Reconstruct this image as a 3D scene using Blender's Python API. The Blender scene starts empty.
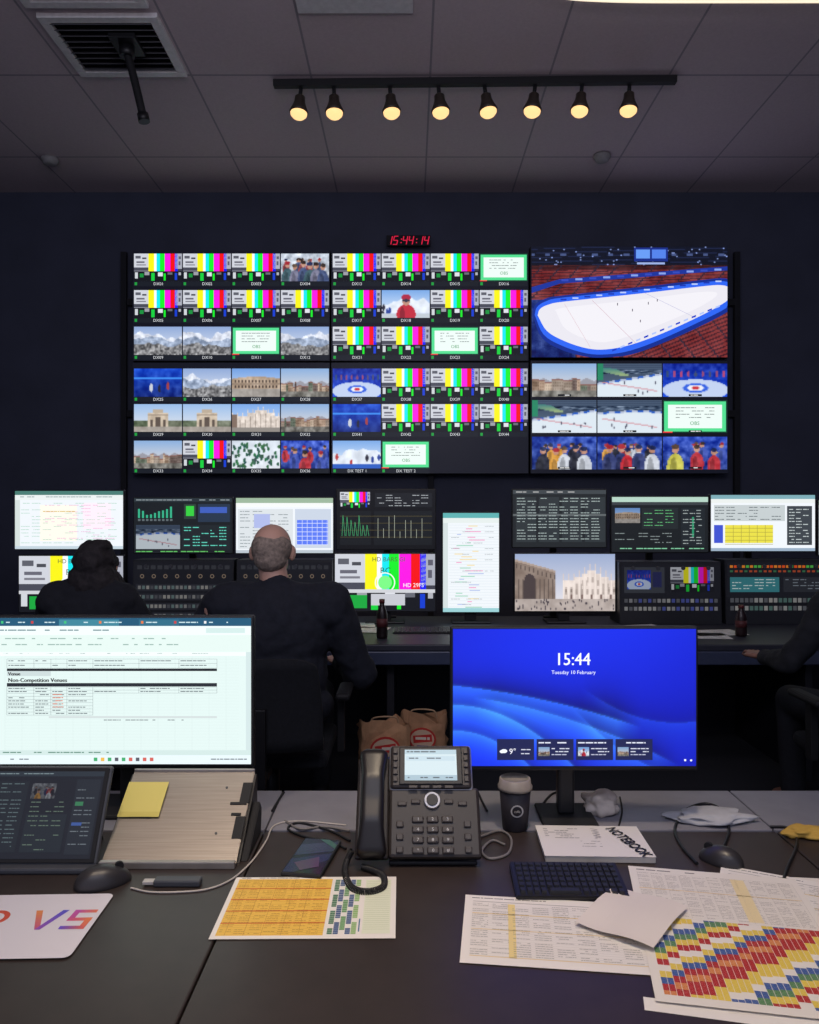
import bpy, bmesh, math, random
import numpy as np
from mathutils import Vector, Matrix, noise
R=random.Random(7); NR=np.random.RandomState(3)
S=bpy.context.scene; COL=S.collection
try: S.view_settings.view_transform='Standard'
except Exception as e: print(e)
F=780.;CX=409.5;CY=512.;CZ=1.42;DESK=.74
def X(px,d): return (px-CX)/F*d
def Z(py,d): return CZ-(py-CY)/F*d
def dk(px,py,h=DESK):
    d=(CZ-h)*F/(py-CY); return Vector((X(px,d),d,h))
def l1(v):
    v=max(0,min(1,v/255.)); return v/12.92 if v<.04045 else ((v+.055)/1.055)**2.4
def lin(c): return (l1(c[0]),l1(c[1]),l1(c[2]),1)
# ---------------- materials
MC={}
def mat(name,c=(128,128,128),rough=.5,metal=0,em=None,es=0,noise_amt=.08,nscale=30,bump=0):
    if name in MC: return MC[name]
    m=bpy.data.materials.new(name); m.use_nodes=True; nt=m.node_tree; b=nt.nodes['Principled BSDF']
    L=lin(c)
    tc=nt.nodes.new('ShaderNodeTexCoord'); n=nt.nodes.new('ShaderNodeTexNoise'); n.inputs['Scale'].default_value=nscale; n.inputs['Detail'].default_value=3
    nt.links.new(tc.outputs['Object'],n.inputs['Vector'])
    r=nt.nodes.new('ShaderNodeValToRGB')
    r.color_ramp.elements[0].position=.3; r.color_ramp.elements[1].position=.7
    r.color_ramp.elements[0].color=tuple(x*(1-noise_amt) for x in L[:3])+(1,)
    r.color_ramp.elements[1].color=tuple(min(1,x*(1+noise_amt)) for x in L[:3])+(1,)
    nt.links.new(n.outputs['Fac'],r.inputs['Fac']); nt.links.new(r.outputs['Color'],b.inputs['Base Color'])
    b.inputs['Roughness'].default_value=rough; b.inputs['Metallic'].default_value=metal
    if em: b.inputs['Emission Color'].default_value=lin(em); b.inputs['Emission Strength'].default_value=es
    if bump:
        bp=nt.nodes.new('ShaderNodeBump'); bp.inputs['Strength'].default_value=bump; bp.inputs['Distance'].default_value=.01
        nt.links.new(n.outputs['Fac'],bp.inputs['Height']); nt.links.new(bp.outputs['Normal'],b.inputs['Normal'])
    MC[name]=m; return m
def attrmat(name,glow,strength=1.,rough=.6):
    m=bpy.data.materials.new(name); m.use_nodes=True; nt=m.node_tree; b=nt.nodes['Principled BSDF']
    a=nt.nodes.new('ShaderNodeAttribute'); a.attribute_name='Col'
    b.inputs['Roughness'].default_value=rough
    if glow:
        b.inputs['Base Color'].default_value=(.02,.02,.024,1); b.inputs['Specular IOR Level'].default_value=.2
        nt.links.new(a.outputs['Color'],b.inputs['Emission Color']); b.inputs['Emission Strength'].default_value=strength
    else: nt.links.new(a.outputs['Color'],b.inputs['Base Color'])
    return m
GLOW=attrmat('screen_glow',True,1.14,.35); PRINT=attrmat('printed_paper',False); 
BLK=mat('black_plastic',(24,24,27),.45); BLK2=mat('matte_black',(18,18,22),.7); GREY=mat('grey_plastic',(70,72,78),.5)
SILV=mat('silver_metal',(170,170,175),.35,.6)
# ---------------- object helpers
def new(name,me,loc=(0,0,0),rot=(0,0,0),parent=None,m=None):
    o=bpy.data.objects.new(name,me); COL.objects.link(o); o.location=loc; o.rotation_euler=rot
    if parent: o.parent=parent
    if m and me: 
        if len(me.materials)==0: me.materials.append(m)
    return o
def root(name,loc,label,cat,group=None,rot=(0,0,0)):
    o=bpy.data.objects.new(name,None); o.empty_display_size=.05; COL.objects.link(o); o.location=loc; o.rotation_euler=rot
    return tag(o,label,cat,group)
def tag(o,label,cat,group=None):
    o['label']=label; o['category']=cat
    if group: o['group']=group
    return o
def smooth(me,ang=None):
    for p in me.polygons: p.use_smooth=True
def bm2(bm,name,sm=False):
    bmesh.ops.recalc_face_normals(bm,faces=bm.faces)
    me=bpy.data.meshes.new(name); bm.to_mesh(me); bm.free()
    if sm: smooth(me)
    return me
def box(name,size,loc,m,parent=None,bev=.003,rot=(0,0,0),seg=2):
    bm=bmesh.new(); bmesh.ops.create_cube(bm,size=1)
    for v in bm.verts: v.co=Vector((v.co.x*size[0],v.co.y*size[1],v.co.z*size[2]))
    bev=min(bev,min(size)*.45)
    if bev>0: bmesh.ops.bevel(bm,geom=bm.edges[:],offset=bev,segments=seg,affect='EDGES',profile=.5)
    return new(name,bm2(bm,name),loc,rot,parent,m)
def cyl(name,r,h,loc,m,parent=None,r2=None,rot=(0,0,0),seg=28,bev=.0):
    r2=r if r2 is None else r2
    bm=bmesh.new(); bmesh.ops.create_cone(bm,cap_ends=True,segments=seg,radius1=r,radius2=r2,depth=h)
    if bev>0:
        es=[e for e in bm.edges if abs(e.verts[0].co.z-e.verts[1].co.z)<1e-6]
        bmesh.ops.bevel(bm,geom=es,offset=bev,segments=2,affect='EDGES')
    me=bm2(bm,name)
    for p in me.polygons: p.use_smooth=len(p.vertices)==4
    return new(name,me,loc,rot,parent,m)
def lathe(name,prof,loc,m,parent=None,seg=36,rot=(0,0,0)):
    bm=bmesh.new(); rings=[]
    for r,z in prof:
        rings.append([bm.verts.new((r*math.cos(2*math.pi*i/seg),r*math.sin(2*math.pi*i/seg),z)) for i in range(seg)])
    for a,b in zip(rings,rings[1:]):
        for i in range(seg): bm.faces.new((a[i],a[(i+1)%seg],b[(i+1)%seg],b[i]))
    bm.faces.new(rings[0]); bm.faces.new(rings[-1])
    return new(name,bm2(bm,name,True),loc,rot,parent,m)
def prism(name,pts,x0,x1,m,loc=(0,0,0),parent=None,bev=.002):
    bm=bmesh.new(); a=[bm.verts.new((x0,p[0],p[1])) for p in pts]; b=[bm.verts.new((x1,p[0],p[1])) for p in pts]
    bm.faces.new(a); bm.faces.new(b[::-1]); n=len(pts)
    for i in range(n): bm.faces.new((a[i],b[i],b[(i+1)%n],a[(i+1)%n]))
    bmesh.ops.recalc_face_normals(bm,faces=bm.faces)
    if bev: bmesh.ops.bevel(bm,geom=bm.edges[:],offset=bev,segments=2,affect='EDGES')
    return new(name,bm2(bm,name),loc,(0,0,0),parent,m)
def crom(pts,n=8):
    P=[Vector(p) for p in pts]; P=[2*P[0]-P[1]]+P+[2*P[-1]-P[-2]]; out=[]
    for i in range(1,len(P)-2):
        for k in range(n):
            t=k/n; a,b,c,d=P[i-1:i+3]
            out.append(.5*((2*b)+(c-a)*t+(2*a-5*b+4*c-d)*t*t+(3*b-a-3*c+d)*t**3))
    out.append(P[-2]); return out
def tube(name,pts,r,m,parent=None,n=8,res=3,raw=False,cyc=False):
    pp=pts if raw else crom(pts,n)
    cu=bpy.data.curves.new(name,'CURVE'); cu.dimensions='3D'; sp=cu.splines.new('POLY'); sp.points.add(len(pp)-1)
    for q,p in zip(sp.points,pp): q.co=(p[0],p[1],p[2],1)
    sp.use_cyclic_u=cyc
    cu.bevel_depth=r; cu.bevel_resolution=res; cu.use_fill_caps=True
    o=bpy.data.objects.new('t',cu); me=bpy.data.meshes.new_from_object(o); me.name=name
    bpy.data.objects.remove(o); smooth(me)
    me.materials.clear()
    return new(name,me,(0,0,0),(0,0,0),parent,m)
FC={}
def font(s):
    if s in FC: return FC[s]
    cu=bpy.data.curves.new('f','FONT'); cu.body=s; cu.resolution_u=2; cu.size=1
    o=bpy.data.objects.new('f',cu); me=bpy.data.meshes.new_from_object(o)
    r=([tuple(v.co) for v in me.vertices],[tuple(p.vertices) for p in me.polygons])
    bpy.data.objects.remove(o); bpy.data.meshes.remove(me); FC[s]=r; return r
class Cv:
    def __init__(s,x0,y0,x1,y1,W,H,step=.00006):
        s.b=(x0,y0,x1,y1);s.W=W;s.H=H;s.v=[];s.f=[];s.c=[];s.lv=0;s.step=step
    def p(s,x,y):
        x0,y0,x1,y1=s.b; return (((x-x0)/(x1-x0)-.5)*s.W,(.5-(y-y0)/(y1-y0))*s.H,s.lv*s.step)
    def poly(s,pts,c,up=1):
        n=len(s.v); s.v+= [s.p(*q) for q in pts]; s.f.append(tuple(range(n,n+len(pts)))); s.c+=[lin(c)]*len(pts); s.lv+=up
    def blobp(s,pts,c,up=1,mx=None):
        P=crom([(a,b,0) for a,b in pts+[pts[0]]],4); s.poly([(min(q.x,mx) if mx else q.x,q.y) for q in P[:-1]],c,up)
    def rect(s,x0,y0,x1,y1,c,up=1): s.poly([(x0,y1),(x1,y1),(x1,y0),(x0,y0)],c,up)
    def bg(s,c): s.rect(*s.b,c)
    def ell(s,cx,cy,rx,ry,c,n=20,up=1): s.poly([(cx+rx*math.cos(-2*math.pi*i/n),cy+ry*math.sin(-2*math.pi*i/n)) for i in range(n)],c,up)
    def ring(s,cx,cy,r,w,c,n=28):
        for i in range(n):
            a,b=2*math.pi*i/n,2*math.pi*(i+1)/n
            s.poly([(cx+r*math.cos(a),cy+r*math.sin(a)),(cx+r*math.cos(b),cy+r*math.sin(b)),(cx+(r-w)*math.cos(b),cy+(r-w)*math.sin(b)),(cx+(r-w)*math.cos(a),cy+(r-w)*math.sin(a))],c,0)
        s.lv+=1
    def line(s,pts,w,c):
        for a,b in zip(pts,pts[1:]):
            dx,dy=b[0]-a[0],b[1]-a[1]; L=math.hypot(dx,dy) or 1; nx,ny=-dy/L*w/2,dx/L*w/2
            s.poly([(a[0]+nx,a[1]+ny),(b[0]+nx,b[1]+ny),(b[0]-nx,b[1]-ny),(a[0]-nx,a[1]-ny)],c,0)
        s.lv+=1
    def text(s,x,y,size,t,c,al='L',rot=0,shear=0,sx=1):
        vs,fs=font(t); 
        if not vs: return
        w=max(v[0] for v in vs); off={'L':0,'C':-w/2,'R':-w}[al]; n=len(s.v); cr,sr=math.cos(rot),math.sin(rot)
        for v in vs:
            a=(v[0]+off+v[1]*shear)*size*sx; b=v[1]*size
            s.v.append(s.p(x+a*cr-b*sr,y-(a*sr+b*cr)))
        L=lin(c)
        for f in fs: s.f.append(tuple(n+i for i in f)); s.c+=[L]*len(f)
        s.lv+=1
    def words(s,x0,x1,y,h,c,dens=.75):
        x=x0
        while x<x1-1:
            w=min(R.uniform(1.5,7)*max(h,.6),x1-x)
            if R.random()<dens: s.rect(x,y,x+w,y+h,c,0)
            x+=w+h*.7
    def raster(s,x0,y0,x1,y1,a,sm=False):
        h,w=a.shape[:2]
        a=np.clip(a,0,255)/255.; la=np.where(a<.04045,a/12.92,((a+.055)/1.055)**2.4)
        if sm:
            n=len(s.v)
            for j in range(h):
                for i in range(w): s.v.append(s.p(x0+(x1-x0)*i/(w-1),y0+(y1-y0)*j/(h-1)))
            for j in range(h-1):
                for i in range(w-1):
                    q=[(j+1,i),(j+1,i+1),(j,i+1),(j,i)]
                    s.f.append(tuple(n+jj*w+ii for jj,ii in q)); s.c+=[(*la[jj,ii],1) for jj,ii in q]
        else:
            for j in range(h):
                for i in range(w):
                    n=len(s.v); xa,xb=x0+(x1-x0)*i/w,x0+(x1-x0)*(i+1)/w; ya,yb=y0+(y1-y0)*j/h,y0+(y1-y0)*(j+1)/h
                    s.v+=[s.p(xa,yb),s.p(xb,yb),s.p(xb,ya),s.p(xa,ya)]; s.f.append((n,n+1,n+2,n+3)); s.c+=[(*la[j,i],1)]*4
        s.lv+=1
    def build(s,name,loc,m,parent=None,rot=(0,0,0),flat=False,bend=None):
        me=bpy.data.meshes.new(name)
        if flat: vv=[(a,b,l+(bend(a,b) if bend else 0)) for a,b,l in s.v]
        else: vv=[(a,-l,b) for a,b,l in s.v]
        me.from_pydata(vv,[],s.f); at=me.color_attributes.new('Col','FLOAT_COLOR','CORNER')
        at.data.foreach_set('color',np.array(s.c,dtype=np.float32).ravel()); me.update()
        return new(name,me,loc,rot,parent,m)
# ---------------- thumbnail painters
YEL=(240,235,20);CYA=(20,225,235);GRN=(20,230,40);MAG=(240,20,220);RED=(235,15,15);BLU=(20,30,240)
def bars(c,x,y,w,h,big=False):
    c.lv=2
    def q(a,b,a2,b2,col,up=0): c.rect(x+a*w,y+b*h,x+a2*w,y+b2*h,col,up)
    q(0,0,1,1,(150,152,165),1)
    q(0,0,.3,.5,(200,203,212));q(.86,0,1,.55,(165,168,180))
    xs=[.3,.42,.47,.54,.64,.76,.85,.91]
    for a,b,cc in zip(xs,xs[1:],[YEL,(240,240,245),CYA,GRN,MAG,RED,BLU]): q(a,0,b,.64,cc)
    q(0,.5,.3,.62,(70,72,84));q(.91,.55,1,.64,(60,60,72))
    q(0,.64,1,1,(18,20,26),1)
    c.lv+=1
    q(.02,.68,.08,.9,(200,205,210));q(.12,.72,.2,.86,(25,140,60));q(.22,.66,.32,.78,(150,152,160));q(.36,.7,.43,.98,(20,200,60))
    q(.5,.68,.6,.82,(215,218,225));q(.62,.72,.66,.97,GRN);q(.7,.68,.8,.76,(100,102,112));q(.85,.7,.9,.95,(20,60,200));q(.93,.68,.98,.78,(170,172,180))
    q(.03,.08,.14,.18,(90,92,102));q(.17,.14,.26,.2,(70,72,80));q(.05,.28,.22,.34,(100,100,112));q(.05,.39,.25,.43,(120,120,130));q(.93,.1,.98,.2,(90,90,104));q(.93,.28,.97,.42,(90,90,104))
    c.lv+=1
    if big:
        c.text(x+.37*w,y+.13*h,h*.11,'HD BARS GI',(70,90,60)); c.text(x+.45*w,y+.34*h,h*.15,'BC',(30,90,40))
        c.ring(x+.5*w,y+.5*h,h*.18,h*.02,(235,245,235)); c.ell(x+.5*w,y+.5*h,h*.12,h*.12,(120,240,130)); 
        c.text(x+.68*w,y+.58*h,h*.1,'HD 29FS',(240,240,240)); q(0,.62,1,.68,(200,202,208),1); q(.36,.7,.7,.9,(190,192,200),1); q(.1,.72,.32,.95,(25,160,60),1)
def frac(h,w,n=3,s=4):
    out=np.zeros((h,w))
    for k in range(n):
        g=NR.rand(s*2**k+2,s*2**k*2+2); yy=np.linspace(0,g.shape[0]-1.001,h); xx=np.linspace(0,g.shape[1]-1.001,w)
        y0=yy.astype(int);x0=xx.astype(int);fy=(yy-y0)[:,None];fx=(xx-x0)[None,:]
        out+=(g[y0][:,x0]*(1-fy)*(1-fx)+g[y0+1][:,x0]*fy*(1-fx)+g[y0][:,x0+1]*(1-fy)*fx+g[y0+1][:,x0+1]*fy*fx-.5)/2**k
    return out[...,None]
def blur(a,k=1,mix=.5):
    b=a
    for _ in range(k):
        p=np.pad(b,((1,1),(1,1),(0,0)),'edge'); b=(p[1:-1,1:-1]*2+p[:-2,1:-1]+p[2:,1:-1]+p[1:-1,:-2]+p[1:-1,2:])/6
    return a*(1-mix)+b*mix
def base(h,w,top,bot):
    t=np.linspace(0,1,h)[:,None,None]; return np.ones((h,w,3))*(np.array(top)*(1-t)+np.array(bot)*t)
def ridge(w,a,b,n=6):
    x=np.linspace(0,1,w); y=np.zeros(w)
    for k in range(1,n+1): y+=np.sin(x*k*6+NR.uniform(0,6))/k**1.1
    y=(y-y.min())/(y.max()-y.min()+1e-6); return a+(b-a)*y
RH,RW=32,56
def blob(a,cx,cy,rx,ry,col):
    h,w=a.shape[:2]; Y,X_=np.mgrid[0:h,0:w]; m=((X_/w-cx)/rx)**2+((Y/h-cy)/ry)**2<1; a[m]=col
def person_(a,cx,cy,s,jc,skin=(190,140,118)):
    blob(a,cx,cy+.55*s,.13*s,.42*s,jc); blob(a,cx-.03*s,cy+.55*s,.05*s,.3*s,tuple(v*.75 for v in jc)); blob(a,cx,cy,.055*s,.12*s,skin); blob(a,cx,cy-.07*s,.06*s,.075*s,R.choice([(50,38,34),(90,70,55),(30,40,80),(160,40,50)]))
def t_mountain():
    a=base(RH,RW,(140,165,210),(225,228,236)); r=ridge(RW,.18,.45); r3=ridge(RW,.36,.56); r2=ridge(RW,.58,.74); fr_=frac(RH,RW,4,8)
    snow=np.array((216,222,236))+fr_*70; mid=np.array((150,165,190))+fr_*90; town=np.array((118,118,120))+frac(RH,RW,2,14)*140
    for i in range(RW):
        j=int(r[i]*RH); a[j:,i]=snow[j:,i]; j=int(r3[i]*RH); a[j:,i]=mid[j:,i]; j=int(r2[i]*RH); a[j:,i]=town[j:,i]
    return blur(a)
def t_city():
    a=base(RH,RW,(135,170,215),(238,222,208)); i=0; fr_=frac(RH,RW,3,8)
    for i in range(RW):
        j=int((.5+.04*math.sin(i*.5))*RH); a[j:,i]=np.array((150,150,160))
    i=0
    while i<RW:
        w=R.randint(2,8); t=R.uniform(.46,.66); c=np.array(R.choice([(140,118,100),(170,145,125),(105,90,84),(150,135,122),(95,105,90),(190,170,150)]))
        j=int(t*RH); a[j:,i:i+w]=c+fr_[j:,i:i+w]*50; a[j,i:i+w]=(130,80,66); a[j+3::3,i+1:i+w:2]-=40; i+=w
    n=int(.84*RH); a[n:]=np.array((112,110,104))+fr_[n:]*80; return blur(a)
def t_arena():
    a=base(RH,RW,(110,155,220),(215,225,240)); fr_=frac(RH,RW,3,6); n=int(.74*RH)
    for i in range(RW):
        j=int((.3+.3*abs(i/RW-.5)**2)*RH); a[j:n,i]=np.array((180,158,136))+fr_[j:n,i]*50
    for k in range(3,RW-3,4): a[13:16,k:k+2]=(85,72,64); a[19:n-1,k:k+2]=(72,60,54)
    a[17:18]=(120,104,92); a[n:]=np.array((160,154,148))+fr_[n:]*40; return blur(a)
def t_duomo():
    a=base(RH,RW,(120,165,228),(205,220,240)); fr_=frac(RH,RW,4,10); n=int(.86*RH)
    for i in range(RW):
        t=abs(i/RW-.6); j=int((.24+(.1 if t>.12 else 0)+(.12 if t>.28 else 0)-(.14 if i%6==0 else 0))*RH); j=max(1,j); a[j:n,i]=np.array((220,208,198))+fr_[j:n,i]*50
        if i%6==3: a[j+4:n,i]-=60
    a[n:]=(140,134,128); a[12:n, :6]=(126,106,94); return blur(a)
def t_square():
    a=base(RH,RW,(150,185,228),(228,226,228)); fr_=frac(RH,RW,3,6); m=int(.34*RH);n=int(.82*RH); a[m:n,16:40]=np.array((200,184,164))+fr_[m:n,16:40]*40; a[m-4:m,22:34]=(184,168,148)
    for k,w in ((19,3),(25,6),(34,3)): a[m+8 if w<5 else m+5:n,k:k+w]=(92,80,72)
    a[m+2:m+3,16:40]=(140,124,110); a[int(.6*RH):n,:16]=np.array((90,102,80))+fr_[int(.6*RH):n,:16]*70;a[int(.6*RH):n,40:]=np.array((104,110,92))+fr_[int(.6*RH):n,40:]*70; a[n:]=np.array((160,152,144))+fr_[n:]*30; return blur(a)
def t_people(bg=(40,70,170),n=5,cols=((190,40,50),(40,65,180),(210,150,60),(200,205,215),(40,42,56),(50,60,110))):
    a=base(RH,RW,bg,tuple(v*.7 for v in bg))+frac(RH,RW,4,6)*90
    for k in range(n+3): person_(a,R.uniform(.05,.95),R.uniform(.22,.3),R.uniform(.5,.6),R.choice(cols))
    for k in range(n): person_(a,.1+.8*(k+.5)/n+R.uniform(-.05,.05),R.uniform(.35,.48),R.uniform(.8,1.05),R.choice(cols))
    return blur(a+frac(RH,RW,4,8)*40)
def t_rink_blue():
    a=base(RH,RW,(15,40,150),(20,70,215))+frac(RH,RW,4,8)*50; 
    blob(a,.5,.78,.52,.32,(190,205,235)); blob(a,.5,.72,.2,.14,(50,95,220)); blob(a,.5,.72,.13,.09,(235,238,245)); blob(a,.5,.72,.06,.045,(200,50,60))
    for k in range(9): blob(a,.06+k*.11,.3,.02,.1,(R.randint(40,180),70,110))
    return blur(a)
def t_rink_white(mode=0):
    a=base(RH,RW,(46,60,84),(90,110,130)); 
    for j in range(0,int(.3*RH),2): a[j]=(70,88,112)
    a[int(.2*RH):int(.34*RH)]+=frac(int(.34*RH)-int(.2*RH),RW,3,6)*150
    for i in range(RW): 
        j=int((.36+.3*(1-i/RW))*RH) if mode else int((.38+.12*abs(i/RW-.62))*RH); a[j:,i]=np.array((216,227,236)); a[j-2:j,i]=(40,90,190) if (i//5)%2 else (180,190,215)
    if mode:
        for k in range(7): blob(a,.1+k*.05,.15+k*.03,.2-.02*k,.03,(60+k*14,120+k*8,120))
        a[:int(.5*RH),:5]=(35,130,95)
    for i in range(4,RW-4):
        a[min(RH-1,int((.55+.3*i/RW)*RH)),i]=(205,140,150)
    for k in range(6): blob(a,R.uniform(.15,.9),R.uniform(.55,.9),.01,.05,(60,60,80))
    return blur(a)
def t_blue():
    a=base(RH,RW,(18,70,200),(10,35,120))+frac(RH,RW,3,5)*50; a[10:12]=(60,140,240); blob(a,.35,.66,.035,.16,(200,205,215)); blob(a,.7,.6,.03,.14,(160,60,60)); blob(a,.52,.7,.03,.14,(30,30,50)); return blur(a)
def t_trees():
    a=base(RH,RW,(215,225,236),(225,230,238))+frac(RH,RW,3,5)*30
    for k in range(70): blob(a,R.random(),R.uniform(.1,.95),.028,.07,(R.randint(35,60),R.randint(75,115),R.randint(60,80)))
    return blur(a)
def t_ski():
    a=base(RH,RW,(120,165,225),(235,240,248)); r=ridge(RW,.3,.55); fr_=frac(RH,RW,3,4)*40
    for i in range(RW): a[int(r[i]*RH):,i]=np.array((222,230,242))+fr_[int(r[i]*RH):,i]
    for k in range(5): blob(a,R.random(),R.uniform(.55,.85),.03,.12,R.choice([(40,65,150),(180,60,60),(40,40,55)]))
    a[-5:]=(40,90,190); return blur(a)
def t_red():
    a=t_ski(); a[-5:]=(190,200,210); blob(a,.5,.85,.2,.35,(190,40,58)); blob(a,.42,.88,.05,.3,(140,30,45)); blob(a,.5,.38,.085,.16,(190,140,120)); blob(a,.5,.25,.1,.12,(170,38,66)); blob(a,.5,.36,.08,.05,(50,50,70)); return blur(a)
def big_square():
    h,w=52,94; a=base(h,w,(150,165,198),(228,222,224)); fr_=frac(h,w,4,8)*28; g0=int(.8*h)
    for i in range(w):
        u=i/w
        if u<.4:
            j=int((.1+.5*u)*h); a[j:g0,i]=np.array((132,116,106))+fr_[j:g0,i]; a[j:j+2,i]=(168,150,138)
            if i%4==1: a[j+4:j+8,i]=(84,72,66)
            if i%4==3: a[int(.46*h):g0,i]=(92,80,74)
        elif u>.47:
            t=abs(u-.76); top=.3+(0 if t<.04 else .06 if t<.1 else .12 if t<.17 else .18); j=int(top*h); a[j:g0,i]=np.array((216,203,196))+fr_[j:g0,i]
            if i%5==0: a[j-6:j,i]=(205,192,188)
            if i%5==0: a[j:g0,i]=(232,220,212)
            if i%5 in (2,3): a[j+6:j+11,i]-=40; a[int(.62*h):int(.72*h),i]-=46
    Y,Xg=np.mgrid[0:h,0:w]; m=(((Xg/w-.14)/.055)**2+((Y/h-.46)/.12)**2<1)|((abs(Xg/w-.14)<.055)&(Y>=.46*h)&(Y<g0)); a[m]=(70,60,60)
    for u in (.56,.66,.76,.86,.95): a[int(.72*h):g0,int(u*w):int(u*w)+2]=(116,96,90)
    a[g0:]=np.array((172,160,154))+fr_[g0:]
    for k in range(50):
        j=R.randint(g0,h-3); i=R.randint(1,w-2); a[j:j+2,i]=(66,60,66)
    return blur(a,1,.35)
def thumb(c,x,y,w,h,kind):
    c.lv=2
    if kind=='bars': return bars(c,x,y,w,h)
    if kind=='green':
        c.rect(x,y,x+w,y+h,(20,60,45)); c.rect(x+w*.02,y+h*.04,x+w*.98,y+h*.96,(80,215,140)); c.rect(x+w*.08,y+h*.14,x+w*.92,y+h*.86,(228,240,236))
        for k in range(4): c.words(x+w*.2,x+w*.8,y+h*(.22+.1*k),h*.022,(110,120,120))
        c.lv+=1; c.text(x+w*.42,y+h*.76,h*.16,'OBS',(40,150,80)); c.rect(x,y+h*.96,x+w*.15,y+h,(230,60,60)); return
    fn={'mtn':t_mountain,'city':t_city,'arena':t_arena,'duomo':t_duomo,'square':t_square,'ppl':t_people,'rb':t_rink_blue,'rw':t_rink_white,'rw2':lambda:t_rink_white(1),'blue':t_blue,'trees':t_trees,'ski':t_ski,'red':t_red,
        'ppls':lambda:t_people((205,214,228),6,((70,85,125),(150,70,75),(60,90,100),(120,120,145))),'pplb':lambda:t_people((50,80,190),3,((60,80,170),(195,190,80),(180,50,60)))}[kind]
    c.raster(x,y,x+w,y+h,fn()*.96+4)
def bigarena(c,L=531,T=246,Rr=728,B=358):
    n_y,n_x=96,130; U,V=np.meshgrid(np.linspace(L,Rr,n_x),np.linspace(T,B,n_y)); im=np.zeros((n_y,n_x,3))+np.array((12,16,32))
    g=NR.rand(n_y,n_x,1); q=frac(n_y,n_x,4,10)
    m=V<266; im[m]+= (g[m]>.975)*np.array((120,135,175))
    im[(V<265)&(((V*1.0+(U-L)*.03)%4.5)<1.)]+=np.array((14,18,32))
    im[(V>252)&(V<254.5)&((U%16)<5)]=np.array((70,85,130))
    far=(V>=264)&(V<300); row=((V+(U-L)*.045)%3.)<1.2; im[far]=np.array((124,48,48)); im[far&row]=np.array((72,30,38)); im[far]+=q[far]*40+(g[far]-.5)*12
    im[far&(V<269)]*=.55
    aisle=far&(((U+V*.9)%19)<1.8); im[aisle]=(44,34,50)
    near=V>=300; row=((V+(U-L)*.42)%4.2)<1.7; im[near]=np.array((128,50,50)); im[near&row]=np.array((66,28,36)); im[near]+=q[near]*26+(g[near]-.5)*8
    aisle=near&(((U-V*.8)%24)<1.6); im[aisle]=(48,38,54)
    lf=(V>300)&(U<575); im[lf]=np.array((20,40,108))+q[lf]*70+(g[lf]-.5)*18
    im=blur(im,1,.3); c.raster(L,T,Rr,B,im)
    c.poly([(L,287),(L+28,279),(Rr,266),(Rr,270),(L+28,283.5),(L,293)],(26,50,150))
    for k in range(12): x=L+30+k*14; y=280-k*.98; c.rect(x,y-1,x+7,y+1,(130,155,225) if k%2 else (50,70,180),0)
    c.lv+=1
    mx=728
    c.blobp([(532,316),(534,306),(544,299),(562,295.5),(640,287),(700,280),(726,278),(738,284),(738,300),(728,312),(700,327),(662,344),(632,355),(608,358),(586,357.5),(560,350),(541,338)],(16,44,140),mx=mx)
    c.blobp([(534,315),(536.5,307),(546,301),(563,297.5),(640,289.5),(700,282.5),(724,281),(735,286),(735,298),(727,308),(700,322),(662,339.5),(631,351),(607,355),(586,354),(562,346.5),(543,335)],(44,98,235),mx=mx)
    c.blobp([(537,315.5),(539.5,309),(548.5,304.5),(565,301.5),(640,293.5),(700,286.5),(722,285),(732,289),(731,297),(723,304),(700,316.5),(662,334),(630,345.5),(606,350),(587,349),(565,342),(546.5,331.5)],(224,222,230),mx=mx)
    c.blobp([(556,313),(562,308),(640,299.5),(700,292),(718,294),(700,307),(662,324),(618,340),(594,342),(566,330)],(232,230,236),mx=mx)
    c.line([(592,300.5),(636,344)],.4,(200,165,178)); c.line([(645,293),(696,318)],.4,(175,175,210)); c.line([(564,304),(590,348)],.3,(205,165,175))
    for x,y in [(632,309),(648,302),(657,299),(617,303),(640,320)]: c.rect(x,y,x+.8,y+2.6,(60,50,70),0)
    c.lv+=1
    for k in range(14): 
        x=612+k*8; y=354.2-(x-606)*.42; c.poly([(x,y-1.2),(x+4.4,y-3),(x+4.4,y-1.2),(x,y+.6)],(170,190,240) if k%2 else (30,60,190),0)
    for k in range(14):
        x=560+k*12; y=300.-(x-560)*.118; c.rect(x,y-1.2,x+6,y+.3,(180,198,240) if k%2 else (24,50,170),0)
    c.lv+=1
    c.rect(634,247,668,261,(24,44,130)); c.rect(636,249,650,258,(100,150,235)); c.rect(652,249,666,258,(80,125,225)); c.rect(637,262,665,264,(150,170,220))
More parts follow.
